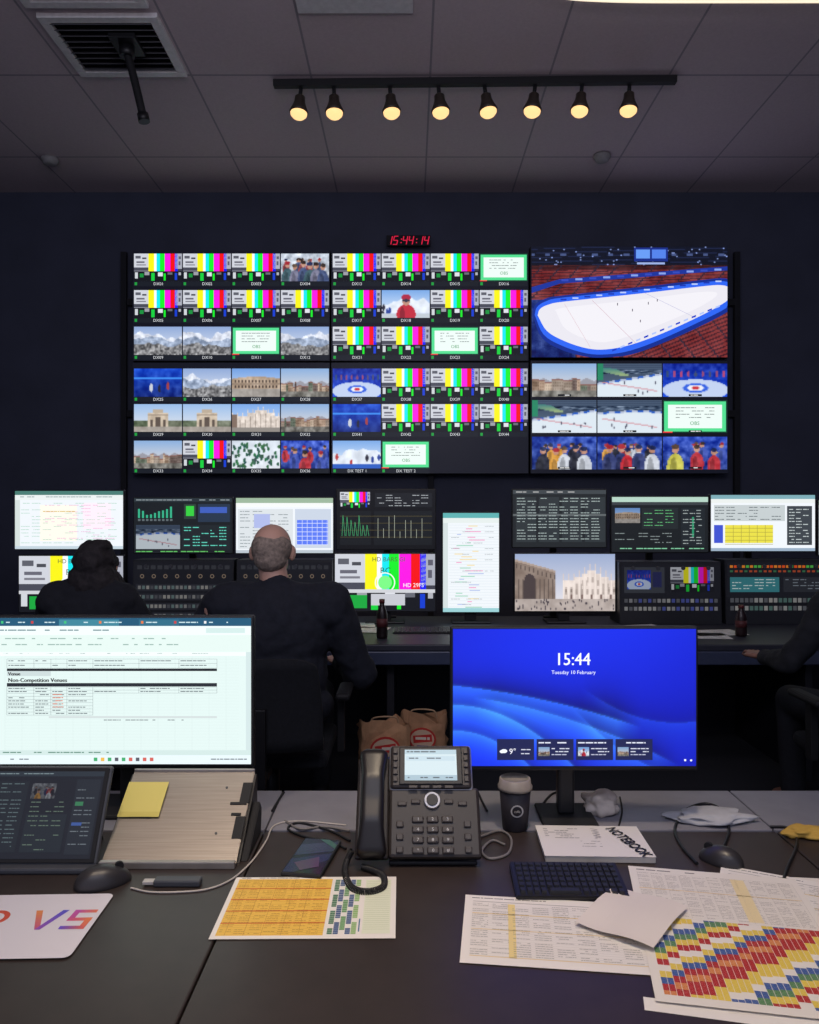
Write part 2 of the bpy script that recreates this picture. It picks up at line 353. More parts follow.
# ---------------- room
D_WALL=7.05; CEIL=4.31
def seam_mat():
    m=bpy.data.materials.new('ceiling_tiles'); m.use_nodes=True; nt=m.node_tree; b=nt.nodes['Principled BSDF']
    tc=nt.nodes.new('ShaderNodeTexCoord'); sp=nt.nodes.new('ShaderNodeSeparateXYZ'); nt.links.new(tc.outputs['Object'],sp.inputs[0])
    def M(op,a,bv=None,cv=None):
        n=nt.nodes.new('ShaderNodeMath'); n.operation=op
        for i,v in enumerate((a,bv,cv)):
            if v is None: continue
            if isinstance(v,(int,float)): n.inputs[i].default_value=v
            else: nt.links.new(v,n.inputs[i])
        return n.outputs[0]
    def ln(s,per,off,w):
        t=M('FRACT',M('DIVIDE',M('ADD',s,off),per)); t=M('ABSOLUTE',M('SUBTRACT',t,.5)); return M('GREATER_THAN',t,.5-w/per)
    g=M('MAXIMUM',ln(sp.outputs[0],.79,10*.79-.137,.007),ln(sp.outputs[1],1.19,11.9-6.35,.009))
    nz=nt.nodes.new('ShaderNodeTexNoise'); nz.inputs['Scale'].default_value=60; nt.links.new(tc.outputs['Object'],nz.inputs['Vector'])
    cr=nt.nodes.new('ShaderNodeValToRGB'); cr.color_ramp.elements[0].color=lin((192,176,182)); cr.color_ramp.elements[1].color=lin((210,194,199)); nt.links.new(nz.outputs['Fac'],cr.inputs['Fac'])
    mx=nt.nodes.new('ShaderNodeMixRGB'); nt.links.new(g,mx.inputs[0]); nt.links.new(cr.outputs[0],mx.inputs[1]); mx.inputs[2].default_value=lin((150,142,150))
    nt.links.new(mx.outputs[0],b.inputs['Base Color']); b.inputs['Roughness'].default_value=.9; return m
def plane(name,pts,m):
    me=bpy.data.meshes.new(name); me.from_pydata(pts,[],[(0,1,2,3)]); o=new(name,me,m=m); o['kind']='structure'; return o
W=4.7
wallm=mat('dark_blue_wall',(64,68,86),.85,nscale=3,noise_amt=.12)
plane('ceiling',[(-W,-1.5,CEIL),(-W,D_WALL,CEIL),(W,D_WALL,CEIL),(W,-1.5,CEIL)],seam_mat())
plane('floor',[(-W,-1.5,0),(W,-1.5,0),(W,D_WALL,0),(-W,D_WALL,0)],mat('dark_carpet',(34,36,44),.95,nscale=200,noise_amt=.3))
plane('wall_back',[(-W,D_WALL,0),(W,D_WALL,0),(W,D_WALL,CEIL),(-W,D_WALL,CEIL)],wallm)
plane('wall_left',[(-W,-1.5,0),(-W,D_WALL,0),(-W,D_WALL,CEIL),(-W,-1.5,CEIL)],wallm)
plane('wall_right',[(W,-1.5,0),(W,-1.5,CEIL),(W,D_WALL,CEIL),(W,D_WALL,0)],wallm)
# video wall support frame
frm=mat('frame_black',(26,27,34),.8)
fr=root('display_frame',(X(431,6.95),7.0,0),'slim dark metal frame carrying the video wall displays','display frame')
for px in (122,431,739): box('upright',(.05,.04,3.75),(X(px,6.95)-X(431,6.95),0,1.876),frm,fr)
for pz in (2.3,3.3): box('crossbar',(X(739,6.95)-X(122,6.95)-.05,.04,.06),(0,-.0,pz),frm,fr)
# ---------------- video wall displays
L1=[['bars','bars','bars','ppls'],['bars']*4,['mtn','mtn','green','mtn']]
L2=[['blue','mtn','arena','city'],['square','square','duomo','city'],['city','bars','trees','pplb']]
M1=[['bars','bars','bars','green'],['bars','red','bars','bars'],['bars','bars','green','bars']]
M2=[['rb','bars','bars','bars'],['blue','bars','bars','bars'],['ski','green',None,None]]
R2=[['city','rw2','rb'],['rw2','rw','green'],['ppl','ppl','pplb']]
dW=6.87
def wall_display(px0,px1,py0,py1,grid,lab,start=0):
    Wm=(px1-px0)/F*dW; Hm=(py1-py0)/F*dW
    r=root('wall_display',(X((px0+px1)/2,dW),dW,Z((py0+py1)/2,dW)),lab,'display','video wall displays')
    box('housing',(Wm-.006,.08,Hm-.006),(0,.045,0),BLK2,r)
    c=Cv(px0,py0,px1,py1,Wm-.012,Hm-.012,step=.0001); c.bg((13,15,26))
    if grid=='arena': bigarena(c)
    else:
        nc=len(grid[0]); cw=(px1-px0-1)/nc; ys=[(253,28),(290,28),(327,28.5)] if py0<300 else ([(368,28.5),(404,28),(441,28)] if nc==4 else [(363,33.5),(400,33),(437,33)])
        for j,(y,h) in enumerate(ys):
            for i,k in enumerate(grid[j]):
                if k is None: continue
                x=px0+1+i*cw; thumb(c,x+.4,y,cw-1.1,h,k)
                if nc==4:
                    c.lv=2; c.rect(x,y+h+.3,x+cw-1,y+h+5,(22,26,34)); c.rect(x+1,y+h+1,x+3.5,y+h+4,(30,150,60)); 
                    t='DX TEST %d'%(i+1) if (j==2 and grid is M2) else 'DX%02d'%(start+i+j*4+1)
                    c.text(x+cw/2,y+h+4,4.2,t,(205,208,212),'C')
                else:
                    c.lv=30; c.rect(x+cw*.4,y+h-2.5,x+cw*.6,y+h-.5,(20,24,28)); c.words(x+cw*.43,x+cw*.58,y+h-2,.9,(220,220,220)); 
    c.build('screen',(0,-.001,0),GLOW,r)
wall_display(132,330.3,250,361.5,L1,'large thin-bezel wall display showing test bars and mountain feeds')
wall_display(330.7,529,250,361.5,M1,'large thin-bezel wall display showing mostly colour bars',12)
wall_display(530,728.5,246,358,'arena','large wall display showing a white ice rink in an arena')
wall_display(132,330.3,362,474,L2,'large wall display showing city and mountain camera feeds',24)
wall_display(330.7,529,362,474,M2,'large wall display with rink feeds and colour bars',36)
wall_display(530,728.5,360,474,R2,'large wall display with nine sport and crowd feeds')
# clock
r=root('digital_clock',(X(408.5,6.9),6.93,Z(239,6.9)),'red seven-segment digital clock above the video wall','clock')
cw_=42/F*6.9; ch_=10.5/F*6.9
box('clock_housing',(cw_+.02,.03,ch_),(0,.02,0),frm,r)
box('mounting_bracket',(.06,.08,.05),(0,.075,0),BLK2,r,bev=.002)
SEG={'1':'bc','5':'afgcd','4':'fgbc'}
def digit(c,x,ch):
    w,h=4.2,9.4; sh=.18
    def T(a,b): return (x+a+(h-b)*sh,1.3+b)
    s={'a':[(0,0),(w,0)],'b':[(w,0),(w,h/2)],'c':[(w,h/2),(w,h)],'d':[(0,h),(w,h)],'e':[(0,h/2),(0,h)],'f':[(0,0),(0,h/2)],'g':[(0,h/2),(w,h/2)]}
    for k in SEG[ch]: c.line([T(*s[k][0]),T(*s[k][1])],1.05,(205,24,60)); 
x=-.8
for ch in '15:44:14':
    if ch==':':
        for (u,v) in ((2.2,4),(1.8,8)):
            c=Cv(0,0,44,12,cw_,ch_,.0003); c.lv=1; c.rect(x+u,v,x+u+1.2,v+1.2,(205,24,60)); c.build('clock_dot',(0,.004,0),GLOW,r)
        x+=3.6
    else:
        c=Cv(0,0,44,12,cw_,ch_,.0003); c.lv=1; digit(c,x,ch); x+=6.3; c.build('clock_digit',(0,.004,0),GLOW,r)
# ---------------- ceiling fittings
def ceil(px,py):
    d=(CEIL-CZ)*F/(CY-py); return Vector((X(px,d),d,CEIL))
def vent(cx,cy,w,h,lab):
    r=root('air_vent',(cx,cy,CEIL),lab,'air vent')
    fm=mat('vent_frame',(225,222,222),.5,.1)
    for s in (-1,1):
        box('frame_rail',(w,.055,.03),(0,s*(h/2-.027),-.016),fm,r); box('frame_rail',(.055,h-.11,.03),(s*(w/2-.027),0,-.016),fm,r)
    box('vent_core',(w-.1,h-.1,.004),(0,0,-.004),BLK2,r,bev=0)
    for k in range(9): box('louver',(w-.1,.05,.004),(0,-h/2+.08+k*(h-.16)/8,-.016),mat('louver',(90,90,96),.5,.2),r,bev=0,rot=(.7,0,0))
    return r
vent(-1.81,4.82,.7,.62,'square ceiling air vent with pale frame and dark louvers')
vent(-1.83,4.12,.7,.62,'square ceiling air vent with pale frame')
o=box('ceiling_panel',(.66,.58,.02),(-.31,4.2,CEIL-.011),mat('panel_off',(215,212,215),.6),bev=.003); tag(o,'unlit flat rectangular ceiling light panel','ceiling panel')
r=root('ceiling_mount',(-1.72,4.75,CEIL-.03),'black pipe mount hanging from the ceiling by the vent','mount')
box('mount_plate',(.16,.2,.03),(0,0,-.015),BLK,r); cyl('swivel',.045,.06,(0,0,-.06),BLK,r)
tube('mount_pole',[(0,0,-.06),(.05,0,-.25),(.1,0,-.46)],.024,BLK2,r); cyl('pole_cap',.034,.05,(.1,0,-.46),BLK,r,rot=(0,-.2,0))
for px,py in ((602,155),(50,158)):
    p=ceil(px,py); lathe('smoke_detector',[(.065,0),(.07,-.02),(.05,-.05),(.03,-.055)],p,mat('detector_white',(150,148,148),.5)); tag(COL.objects[-1],'round pale smoke detector on the ceiling','smoke detector','ceiling smoke detectors')
# track light
ty=5.2; ra=X(273,ty); rb=X(675,ty)
r=root('track_light',((ra+rb)/2,ty,CEIL),'black ceiling track with eight small warm spotlights','track light')
r.rotation_euler=(0,0,-.018)
box('track_rail',(rb-ra,.05,.045),(0,0,-.0235),BLK2,r,bev=.003)
bulbm=mat('warm_bulb',(255,190,110),.4,em=(255,206,142),es=1.25)
xs=[299,334,391,440,487,533,580,628]
for px in xs:
    x=X(px,ty)-(ra+rb)/2; tl=R.uniform(-.14,.14)
    h=lathe('spotlight',[(.058,-.06),(.064,-.052),(.05,-.02),(.036,.02),(.034,.055),(.026,.062)],(x,-.0,-.165),mat('spot_shell',(60,52,46),.4),r,rot=(-.12,tl,0))
    cyl('spotlight_stem',.013,.085,(0,0,.09),BLK2,h); lathe('bulb',[(.056,-.0605),(.054,-.072),(.04,-.088),(.016,-.096)],(0,0,0),bulbm,h)
    ld=bpy.data.lights.new('track_spot','SPOT'); ld.energy=9; ld.color=(1,.72,.42); ld.spot_size=1.1; ld.spot_blend=.8; ld.shadow_soft_size=.04
    lo=new('track_spot',ld,((ra+rb)/2+x,ty-.02,CEIL-.285),(.15,tl,0))
# LED pendant
p=root('pendant_light',(1.9,4.13,CEIL),'long slim white LED ceiling lamp with rounded corner','ceiling lamp')
tube('lamp_tube',[(-1.25,-.9,-.06),(-1.24,-.1,-.06),(-1.12,.12,-.06),(-.85,.185,-.06),(0,.195,-.06),(2.2,.185,-.06)],.008,mat('led_white',(255,245,225),.5,em=(255,236,200),es=.95),p)
for x in (-.8,1.2): cyl('lamp_mount',.012,.045,(x,.185,-.022),SILV,p)
# ---------------- second row desk
d2=root('console_desk',(0,4.55,0),'long dark control room console desk with equipment','desk')
dm=mat('console_top',(46,48,60),.5); pm=mat('console_panel',(26,27,35),.6)
box('worktop',(8.4,1.1,.035),(0,0,.7225),dm,d2,bev=.006)
box('front_edge',(8.4,.03,.07),(0,-.54,.67),mat('console_edge',(60,68,92),.4),d2,bev=.006)  # bluish light along the dark edge is put into its colour
box('rear_panel',(8.4,.03,.69),(0,.45,.3455),pm,d2)
for x in (-4.1,-2.3,-.1,2.1,4.1): box('side_panel',(.04,.9,.7),(x,0,.351),pm,d2)
MD=4.8
def mon(px0,py0,px1,py1,paint,lab,upper,bg=(230,235,240),grp='console monitors'):
    d=MD; Wm=(px1-px0)/F*d; Hm=(py1-py0)/F*d; xc=X((px0+px1)/2,d); zc=Z((py0+py1)/2,d)-DESK
    r=root('monitor',(xc,d,DESK),lab,'monitor',grp)
    box('monitor_housing',(Wm+.014,.03,Hm+.014),(0,.017,zc),BLK,r,bev=.005)
    if upper:
        box('monitor_arm',(.05,.18,.05),(0,.12,zc),BLK2,r); box('support_pole',(.04,.035,zc+.02),(0,.22,(zc+.02)/2),BLK2,r)
        box('stand_base',(.12,.06,.012),(0,.22,.006),BLK2,r)
    else:
        box('monitor_neck',(.07,.03,zc),(0,.05,zc/2+.005),BLK2,r); box('stand_base',(.24,.18,.012),(0,.03,.006),BLK,r,bev=.005)
    c=Cv(px0,py0,px1,py1,Wm,Hm); c.bg(bg); paint(c,px0,py0,px1,py1); c.build('screen',(0,0,zc),GLOW,r)
def table(c,x0,y0,x1,y1,row,cols,col,h=None,dens=.8):
    y=y0; w=(x1-x0)/cols
    while y<y1:
        for i in range(cols):
            if R.random()<dens: c.words(x0+i*w,x0+i*w+w*.8,y,h or row*.4,col,.9)
        y+=row
def pA(c,a,b,e,f):
    c.rect(a,b,e,b+4,(70,120,110)); c.rect(a,b+4,e,b+9,(225,232,230)); c.words(a+3,e-5,b+5.5,.8,(130,150,150))
    c.rect(a,b+9,a+5,f,(205,215,212)); c.rect(a+25,b+14,a+62,f-8,(245,240,228),0); c.rect(a+68,b+12,e-12,f-20,(246,230,240)); 
    table(c,a+6,b+12,e-4,f-5,3.3,9,(150,200,175),.5,.5); c.lv+=1; table(c,a+30,b+14,e-6,f-7,3.3,6,(220,160,200),.5,.4); c.lv+=1; c.words(a+28,a+60,b+20,.8,(210,180,90)); c.rect(a,f-3,e,f,(190,205,215))
def pB(c,a,b,e,f):
    c.rect(a,b,e,b+4,(35,45,50)); c.words(a+2,e-2,b+1.5,.9,(140,150,155))
    for i in range(9): 
        h=R.uniform(3,12); c.rect(a+4+i*4,b+20-h,a+6+i*4,b+20,(50,170,130),0); c.rect(a+4+i*4,b+21,a+6.5+i*4,b+23,(90,100,105),0)
    c.lv+=1; c.rect(a+50,b+6,a+62,b+21,(40,60,50)); c.rect(a+52,b+8,a+60,b+18,(50,200,60)); c.rect(a+64,b+6,e-2,b+24,(35,50,70)); c.rect(a+66,b+9,e-5,b+15,(60,90,180))
    c.raster(a+2,b+27,a+46,b+51,t_rink_white()*.75); c.lv+=1
    c.rect(a+48,b+27,e-2,f-3,(28,34,38)); table(c,a+50,b+29,e-4,f-5,3,5,(90,200,180),.9,.6); c.words(a+2,e-3,f-2,1,(90,180,90))
def pC(c,a,b,e,f):
    c.rect(a,b,e,b+5,(150,175,150)); c.rect(a,b+5,e,b+9,(235,238,236)); c.rect(a+2,b+11,e-40,f-4,(212,218,222),0); c.rect(e-38,b+11,e-2,f-5,(195,205,220))
    table(c,a+4,b+13,e-42,f-6,3.2,4,(140,150,155),.8); c.lv+=1; c.rect(e-36,b+22,e-5,f-8,(90,120,235)); 
    for k in range(6): c.rect(e-36,b+25+k*4.3,e-5,b+25.5+k*4.3,(220,228,250),0)
    for k in range(6): c.rect(e-31+k*5,b+22,e-30.6+k*5,f-8,(220,228,250),0)
    c.lv+=1; c.rect(a+18,b+16,a+34,b+30,(170,180,225)); c.rect(a,f-3,e,f,(180,190,200))
def pD(c,a,b,e,f):
    bars(c,a+3,b+2,30,16); c.lv=8
    c.rect(a+38,b+3,e-3,b+17,(26,28,32)); table(c,a+40,b+5,e-5,b+16,2.6,6,(170,175,180),.6,.7)
    c.lv=8; c.rect(a+3,b+21,a+34,f-4,(22,25,28),0); c.rect(a+37,b+21,e-3,f-4,(22,25,28)); 
    for y in (b+26,b+33,b+40,b+47): c.rect(a+3,y,e-3,y+.3,(100,90,50),0)
    c.lv+=1
    for k in range(7): c.line([(a+5+k*4,b+46),(a+6+k*4,b+24+R.random()*14),(a+8+k*4,b+46)],.35,(70,170,110))
    for k in range(9): c.line([(a+41+k*5.5,b+48),(a+41+k*5.5,b+24+R.random()*18)],.5,(150,155,140))
def pE(c,a,b,e,f):
    c.rect(a,b,e,b+5,(90,170,170)); c.rect(a,b+5,e,b+10,(220,228,226)); c.rect(a,b+10,a+5,f,(205,215,215))
    for k in range(30):
        y=b+12+k*2.8; c.rect(a+6,y,e,y+.25,(200,212,212),0)
        x=a+10+R.random()*20; c.rect(x,y+.6,x+R.uniform(4,18),y+1.5,R.choice([(230,150,190),(150,205,180),(235,212,150),(170,185,225)]),0)
    c.lv+=1; table(c,a+8,b+13,e-3,f-6,5.6,4,(150,158,162),.5,.5); c.rect(a,f-4,e,f,(150,200,205))
def pF(c,a,b,e,f):
    c.rect(a,b,e,b+4,(60,66,70)); c.words(a+3,e-30,b+1.5,1,(170,170,170)); 
    for k in range(4):
        x=a+3+k*23; c.rect(x,b+7,x+20,f-5,(44,50,53),0)
    c.lv+=1; table(c,a+4,b+8,e-4,f-7,2.9,8,(165,180,178),.7,.85); c.rect(a,b+24,e,b+26,(90,96,98))
def pG(c,a,b,e,f):
    c.rect(a,b,e,b+5,(175,205,190)); c.rect(a,b+5,e,b+8,(55,60,64)); c.raster(a+3,b+11,a+28,b+26,t_arena()*.8); c.lv+=1
    c.rect(a+30,b+11,e-30,b+32,(32,38,40)); table(c,a+32,b+13,e-32,b+31,3,3,(90,170,110),.7); c.lv+=1
    c.rect(e-27,b+11,e-3,f-6,(28,34,38)); table(c,e-25,b+13,e-5,f-8,3,3,(150,160,160),.8); table(c,a+3,b+36,e-34,f-7,3,5,(120,130,130),.8,.6); c.rect(e-16,b+20,e-14,b+40,(40,140,100)); c.words(a+3,e-4,f-4,1,(120,190,150))
def pH(c,a,b,e,f):
    c.rect(a,b,e,b+4,(120,165,175)); c.rect(a,b+4,e,b+8,(225,230,228)); c.rect(a+3,b+10,e-30,b+26,(190,198,200)); table(c,a+4,b+12,e-32,b+26,3,6,(80,90,95),.7)
    c.lv+=1; c.rect(a+14,b+30,a+62,f-8,(225,215,70)); c.rect(a+3,b+30,a+12,f-8,(60,80,200))
    for k in range(5): c.rect(a+14,b+33+k*4,a+62,b+33.5+k*4,(160,150,60),0)
    for k in range(5): c.rect(a+22+k*8,b+30,a+22.5+k*8,f-8,(160,150,60),0)
    c.lv+=1; c.rect(e-28,b+11,e-3,f-6,(60,66,72)); table(c,e-26,b+14,e-5,f-8,3,3,(190,200,200),.8); c.rect(a,f-3,e,f,(150,170,190))
mon(15,491,123,549,pA,'slim black monitor showing a white spreadsheet',True)
mon(134,498,232,553,pB,'slim black monitor with dark audio metering display',True,(20,25,28))
mon(236,498,333,553,pC,'slim black monitor with light software window and blue grid',True)
mon(337,490,435,549,pD,'black monitor with colour bars and waveform scopes',True,(12,13,15))
mon(513,490,606,547,pF,'black monitor with dense dark grey router table',True,(30,34,36))
mon(612,497,708,552,pG,'black monitor with dark software and small picture',True,(22,26,28))
mon(711,495,815,551,pH,'black monitor with light software and yellow block',True)
mon(819,500,916,555,pC,'black monitor with a light software window',True)
mon(19,556,123,612,lambda c,a,b,e,f:bars(c,a,b,e-a,f-b,True),'black monitor showing colour bars behind a seated person',False)
mon(335,554,435,611,lambda c,a,b,e,f:bars(c,a,b,e-a,f-b,True),'black monitor on stand showing colour bars test pattern',False)
mon(443,513,499,612,pE,'black monitor turned upright showing a white schedule',False)
mon(515,554,615,611,lambda c,a,b,e,f:c.raster(a,b,e,f,big_square()),'black monitor showing a cathedral square photograph',False)
GLOWD=attrmat('panel_glow',True,.45,.4)
def rack(px0,px1,py0,style,lab):
    d=4.72; x0,x1=X(px0,d),X(px1,d); zt=Z(py0,d)-DESK; w=x1-x0
    r=root('control_panel',((x0+x1)/2,d,DESK),lab,'control panel','broadcast control panels')
    prism('panel_housing',[(0,0),(.02,zt),(.2,zt),(.24,0)],-w/2,w/2,mat('rack_black',(30,32,38),.5),parent=r)
    c=Cv(0,0,100,60,w-.02,zt-.03,.0004); c.bg((24,26,33)); 
    if style==0:
        for k in range(14): c.rect(3+k*6.9,3,8+k*6.9,7,(60,62,68),0)
        for k in range(8): c.ring(8+k*12,14,2.2,.9,(150,130,110),10)
        for j in range(4):
            c.rect(2,22+j*9.5,98,29+j*9.5,(42,44,52),0); c.lv+=1
            for k in range(22): c.rect(4+k*4.3,23.5+j*9.5,7+k*4.3,27+j*9.5,R.choice([(130,130,130),(150,148,145),(80,82,88),(100,120,120)]),0)
            c.lv+=1
    elif style==1:
        c.rect(3,3,44,30,(60,64,72)); c.raster(6,6,30,26,t_rink_blue()); c.rect(32,8,41,24,(35,40,90))
        bars(c,50,3,44,26); c.lv=8
        for j in range(3):
            for k in range(20): c.rect(3+k*4.8,36+j*8.3,6.4+k*4.8,40+j*8.3,R.choice([(130,130,135),(90,92,98),(150,150,150),(70,80,150)]),0)
    else:
        for k in range(24): c.rect(3+k*4,3,6+k*4,5.5,R.choice([(255,120,30),(255,90,20),(255,150,40),(90,200,80)]),0)
        c.lv+=1
        for k in range(20): c.rect(3+k*4.8,8,6+k*4.8,10,(190,80,40) if k%3 else (60,120,80),0)
        c.lv+=1; c.rect(3,15,52,30,(60,140,150)); table(c,5,17,50,29,3,4,(220,240,240),.9); c.lv+=1; c.rect(56,15,97,30,(45,48,55)); table(c,58,17,95,29,3,5,(130,140,150),.9); c.lv+=1
        for j in range(3):
            for k in range(20): c.rect(3+k*4.8,36+j*8,6.6+k*4.8,40.5+j*8,R.choice([(150,150,150),(90,92,98),(160,158,155),(80,110,105)]),0)
    c.build('button_panel',(0,.009,zt/2),GLOWD,r,rot=(-.02,0,0))
    for k in range(4): cyl('knob',.012,.02,(-w/2+.08+k*(w-.16)/3,.011,zt*.9),GREY,r,rot=(1.57,0,0),seg=16)
rack(132,233,560,0,'dark rack control panel with rows of buttons and knobs')
rack(236,332,560,0,'dark rack control panel beside a seated person')
rack(620,722,562,1,'dark rack panel with two small screens and buttons')
rack(726,830,560,2,'dark rack panel with orange indicator row and lit buttons')
def bottle(px,py,h,lab,c1):
    p=dk(px,py); rr=.03
    r=root('drink_bottle',p,lab,'bottle')
    lathe('bottle_body',[(rr*.9,0),(rr,.01),(rr,h*.6),(rr*.8,h*.72),(.013,h*.85),(.013,h*.93)],(0,0,0),mat('bottle_'+lab[:4],c1,.35),r)
    cyl('bottle_cap',.015,h*.1,(0,0,h*.95),mat('cap_red',(96,36,38),.5),r); cyl('bottle_label',rr+.0008,h*.22,(0,0,h*.4),mat('bottle_label',(84,36,38),.6),r)
bottle(382,638,.21,'dark cola bottle with a red cap on the console',(30,20,22))
bottle(741,636,.17,'small dark bottle with red cap on the console',(38,22,24))
def paper(px,py,w,h,rz,c_,lab,n=8,z=0,name='paper_sheet',grp=None):
    p=dk(px,py); c=Cv(0,0,w*1000,h*1000,w,h,.0001); c.bg(c_); table(c,w*80,h*80,w*920,h*900,9,4,(120,120,120),2,.6)
    o=c.build(name,p+Vector((0,0,.0012+z)),PRINT,rot=(0,0,rz),flat=True); return tag(o,lab,'paper',grp)
for a in [(350,626,.1),(362,630,-.2),(715,633,.15),(700,636,-.1),(640,628,.3),(235,628,0)]: paper(a[0],a[1],.297,.21,a[2],(235,235,235),'loose printed white sheet on the console desk',grp='sheets on the console desk',z=.0012*(a[0]%3))
def keyboard(loc,rz,w,dp,rows,cols,lab,grp=None):
    r=root('keyboard',loc,lab,'keyboard',grp,(0,0,rz))
    prism('keyboard_body',[(-dp/2,0),(-dp/2,.008),(dp/2,.018),(dp/2,0)],-w/2,w/2,BLK,parent=r,bev=.002)
    bm=bmesh.new(); kw=(w-.014)/cols; kd=(dp-.014)/rows
    for j in range(rows):
        i=0
        while i<cols:
            span=5 if (j==0 and i==4) else 1
            x=-w/2+.007+kw*(i+span/2); y=-dp/2+.007+kd*(j+.5); z=.008+(y+dp/2)/dp*.01+.002
            mtx=Matrix.Translation((x,y,z))@Matrix.Diagonal((kw*span-.0028,kd-.0028,.005,1)); g=bmesh.ops.create_cube(bm,size=1,matrix=mtx)
            for v in g['verts']:
                if v.co.z>z: v.co.x=x+(v.co.x-x)*.86; v.co.y=y+(v.co.y-y)*.84
            i+=span
    new('keycaps',bm2(bm,'keycaps'),parent=r,m=mat('keycap',(34,34,38),.5)); return r
for px,py in ((430,632),(545,632),(160,632),(640,634)): keyboard(dk(px,py),0,.42,.13,5,18,'black computer keyboard on the console desk','console keyboards')
# ---------------- people
def remeshed(name,prims,voxel,it=3):
    bm=bmesh.new()
    for p in prims:
        if p[0]=='e':
            rt=p[3] if len(p)>3 else (0,0,0)
            mt=Matrix.Translation(p[1])@Matrix.Rotation(rt[2],4,'Z')@Matrix.Rotation(rt[0],4,'X')@Matrix.Rotation(rt[1],4,'Y')@Matrix.Diagonal((*p[2],1))
            bmesh.ops.create_uvsphere(bm,u_segments=24,v_segments=16,radius=1,matrix=mt)
        else:
            a,ra,b,rb=Vector(p[1]),p[2],Vector(p[3]),p[4]; dv=b-a; L=dv.length
            q=dv.to_track_quat('Z','Y').to_matrix().to_4x4()
            bmesh.ops.create_cone(bm,cap_ends=True,segments=20,radius1=ra,radius2=rb,depth=L,matrix=Matrix.Translation((a+b)/2)@q)
            for c_,r_ in ((a,ra),(b,rb)): bmesh.ops.create_uvsphere(bm,u_segments=16,v_segments=10,radius=r_,matrix=Matrix.Translation(c_))
    me=bpy.data.meshes.new(name); bm.to_mesh(me); bm.free()
    o=bpy.data.objects.new(name,me); COL.objects.link(o)
    m=o.modifiers.new('r','REMESH'); m.mode='VOXEL'; m.voxel_size=voxel
    s=o.modifiers.new('s','SMOOTH'); s.iterations=it; s.factor=.5
    dg=bpy.context.evaluated_depsgraph_get(); dg.update()
    m2=bpy.data.meshes.new_from_object(o.evaluated_get(dg)); bpy.data.objects.remove(o); bpy.data.meshes.remove(me)
    m2.name=name; smooth(m2); return m2
def ruffle(me,amp,fq,seed=0):
    for v in me.vertices:
        q=v.co*fq+Vector((seed,0,0)); v.co+=v.normal*(noise.noise(q)*amp+noise.noise(q*2.3)*amp*.5)
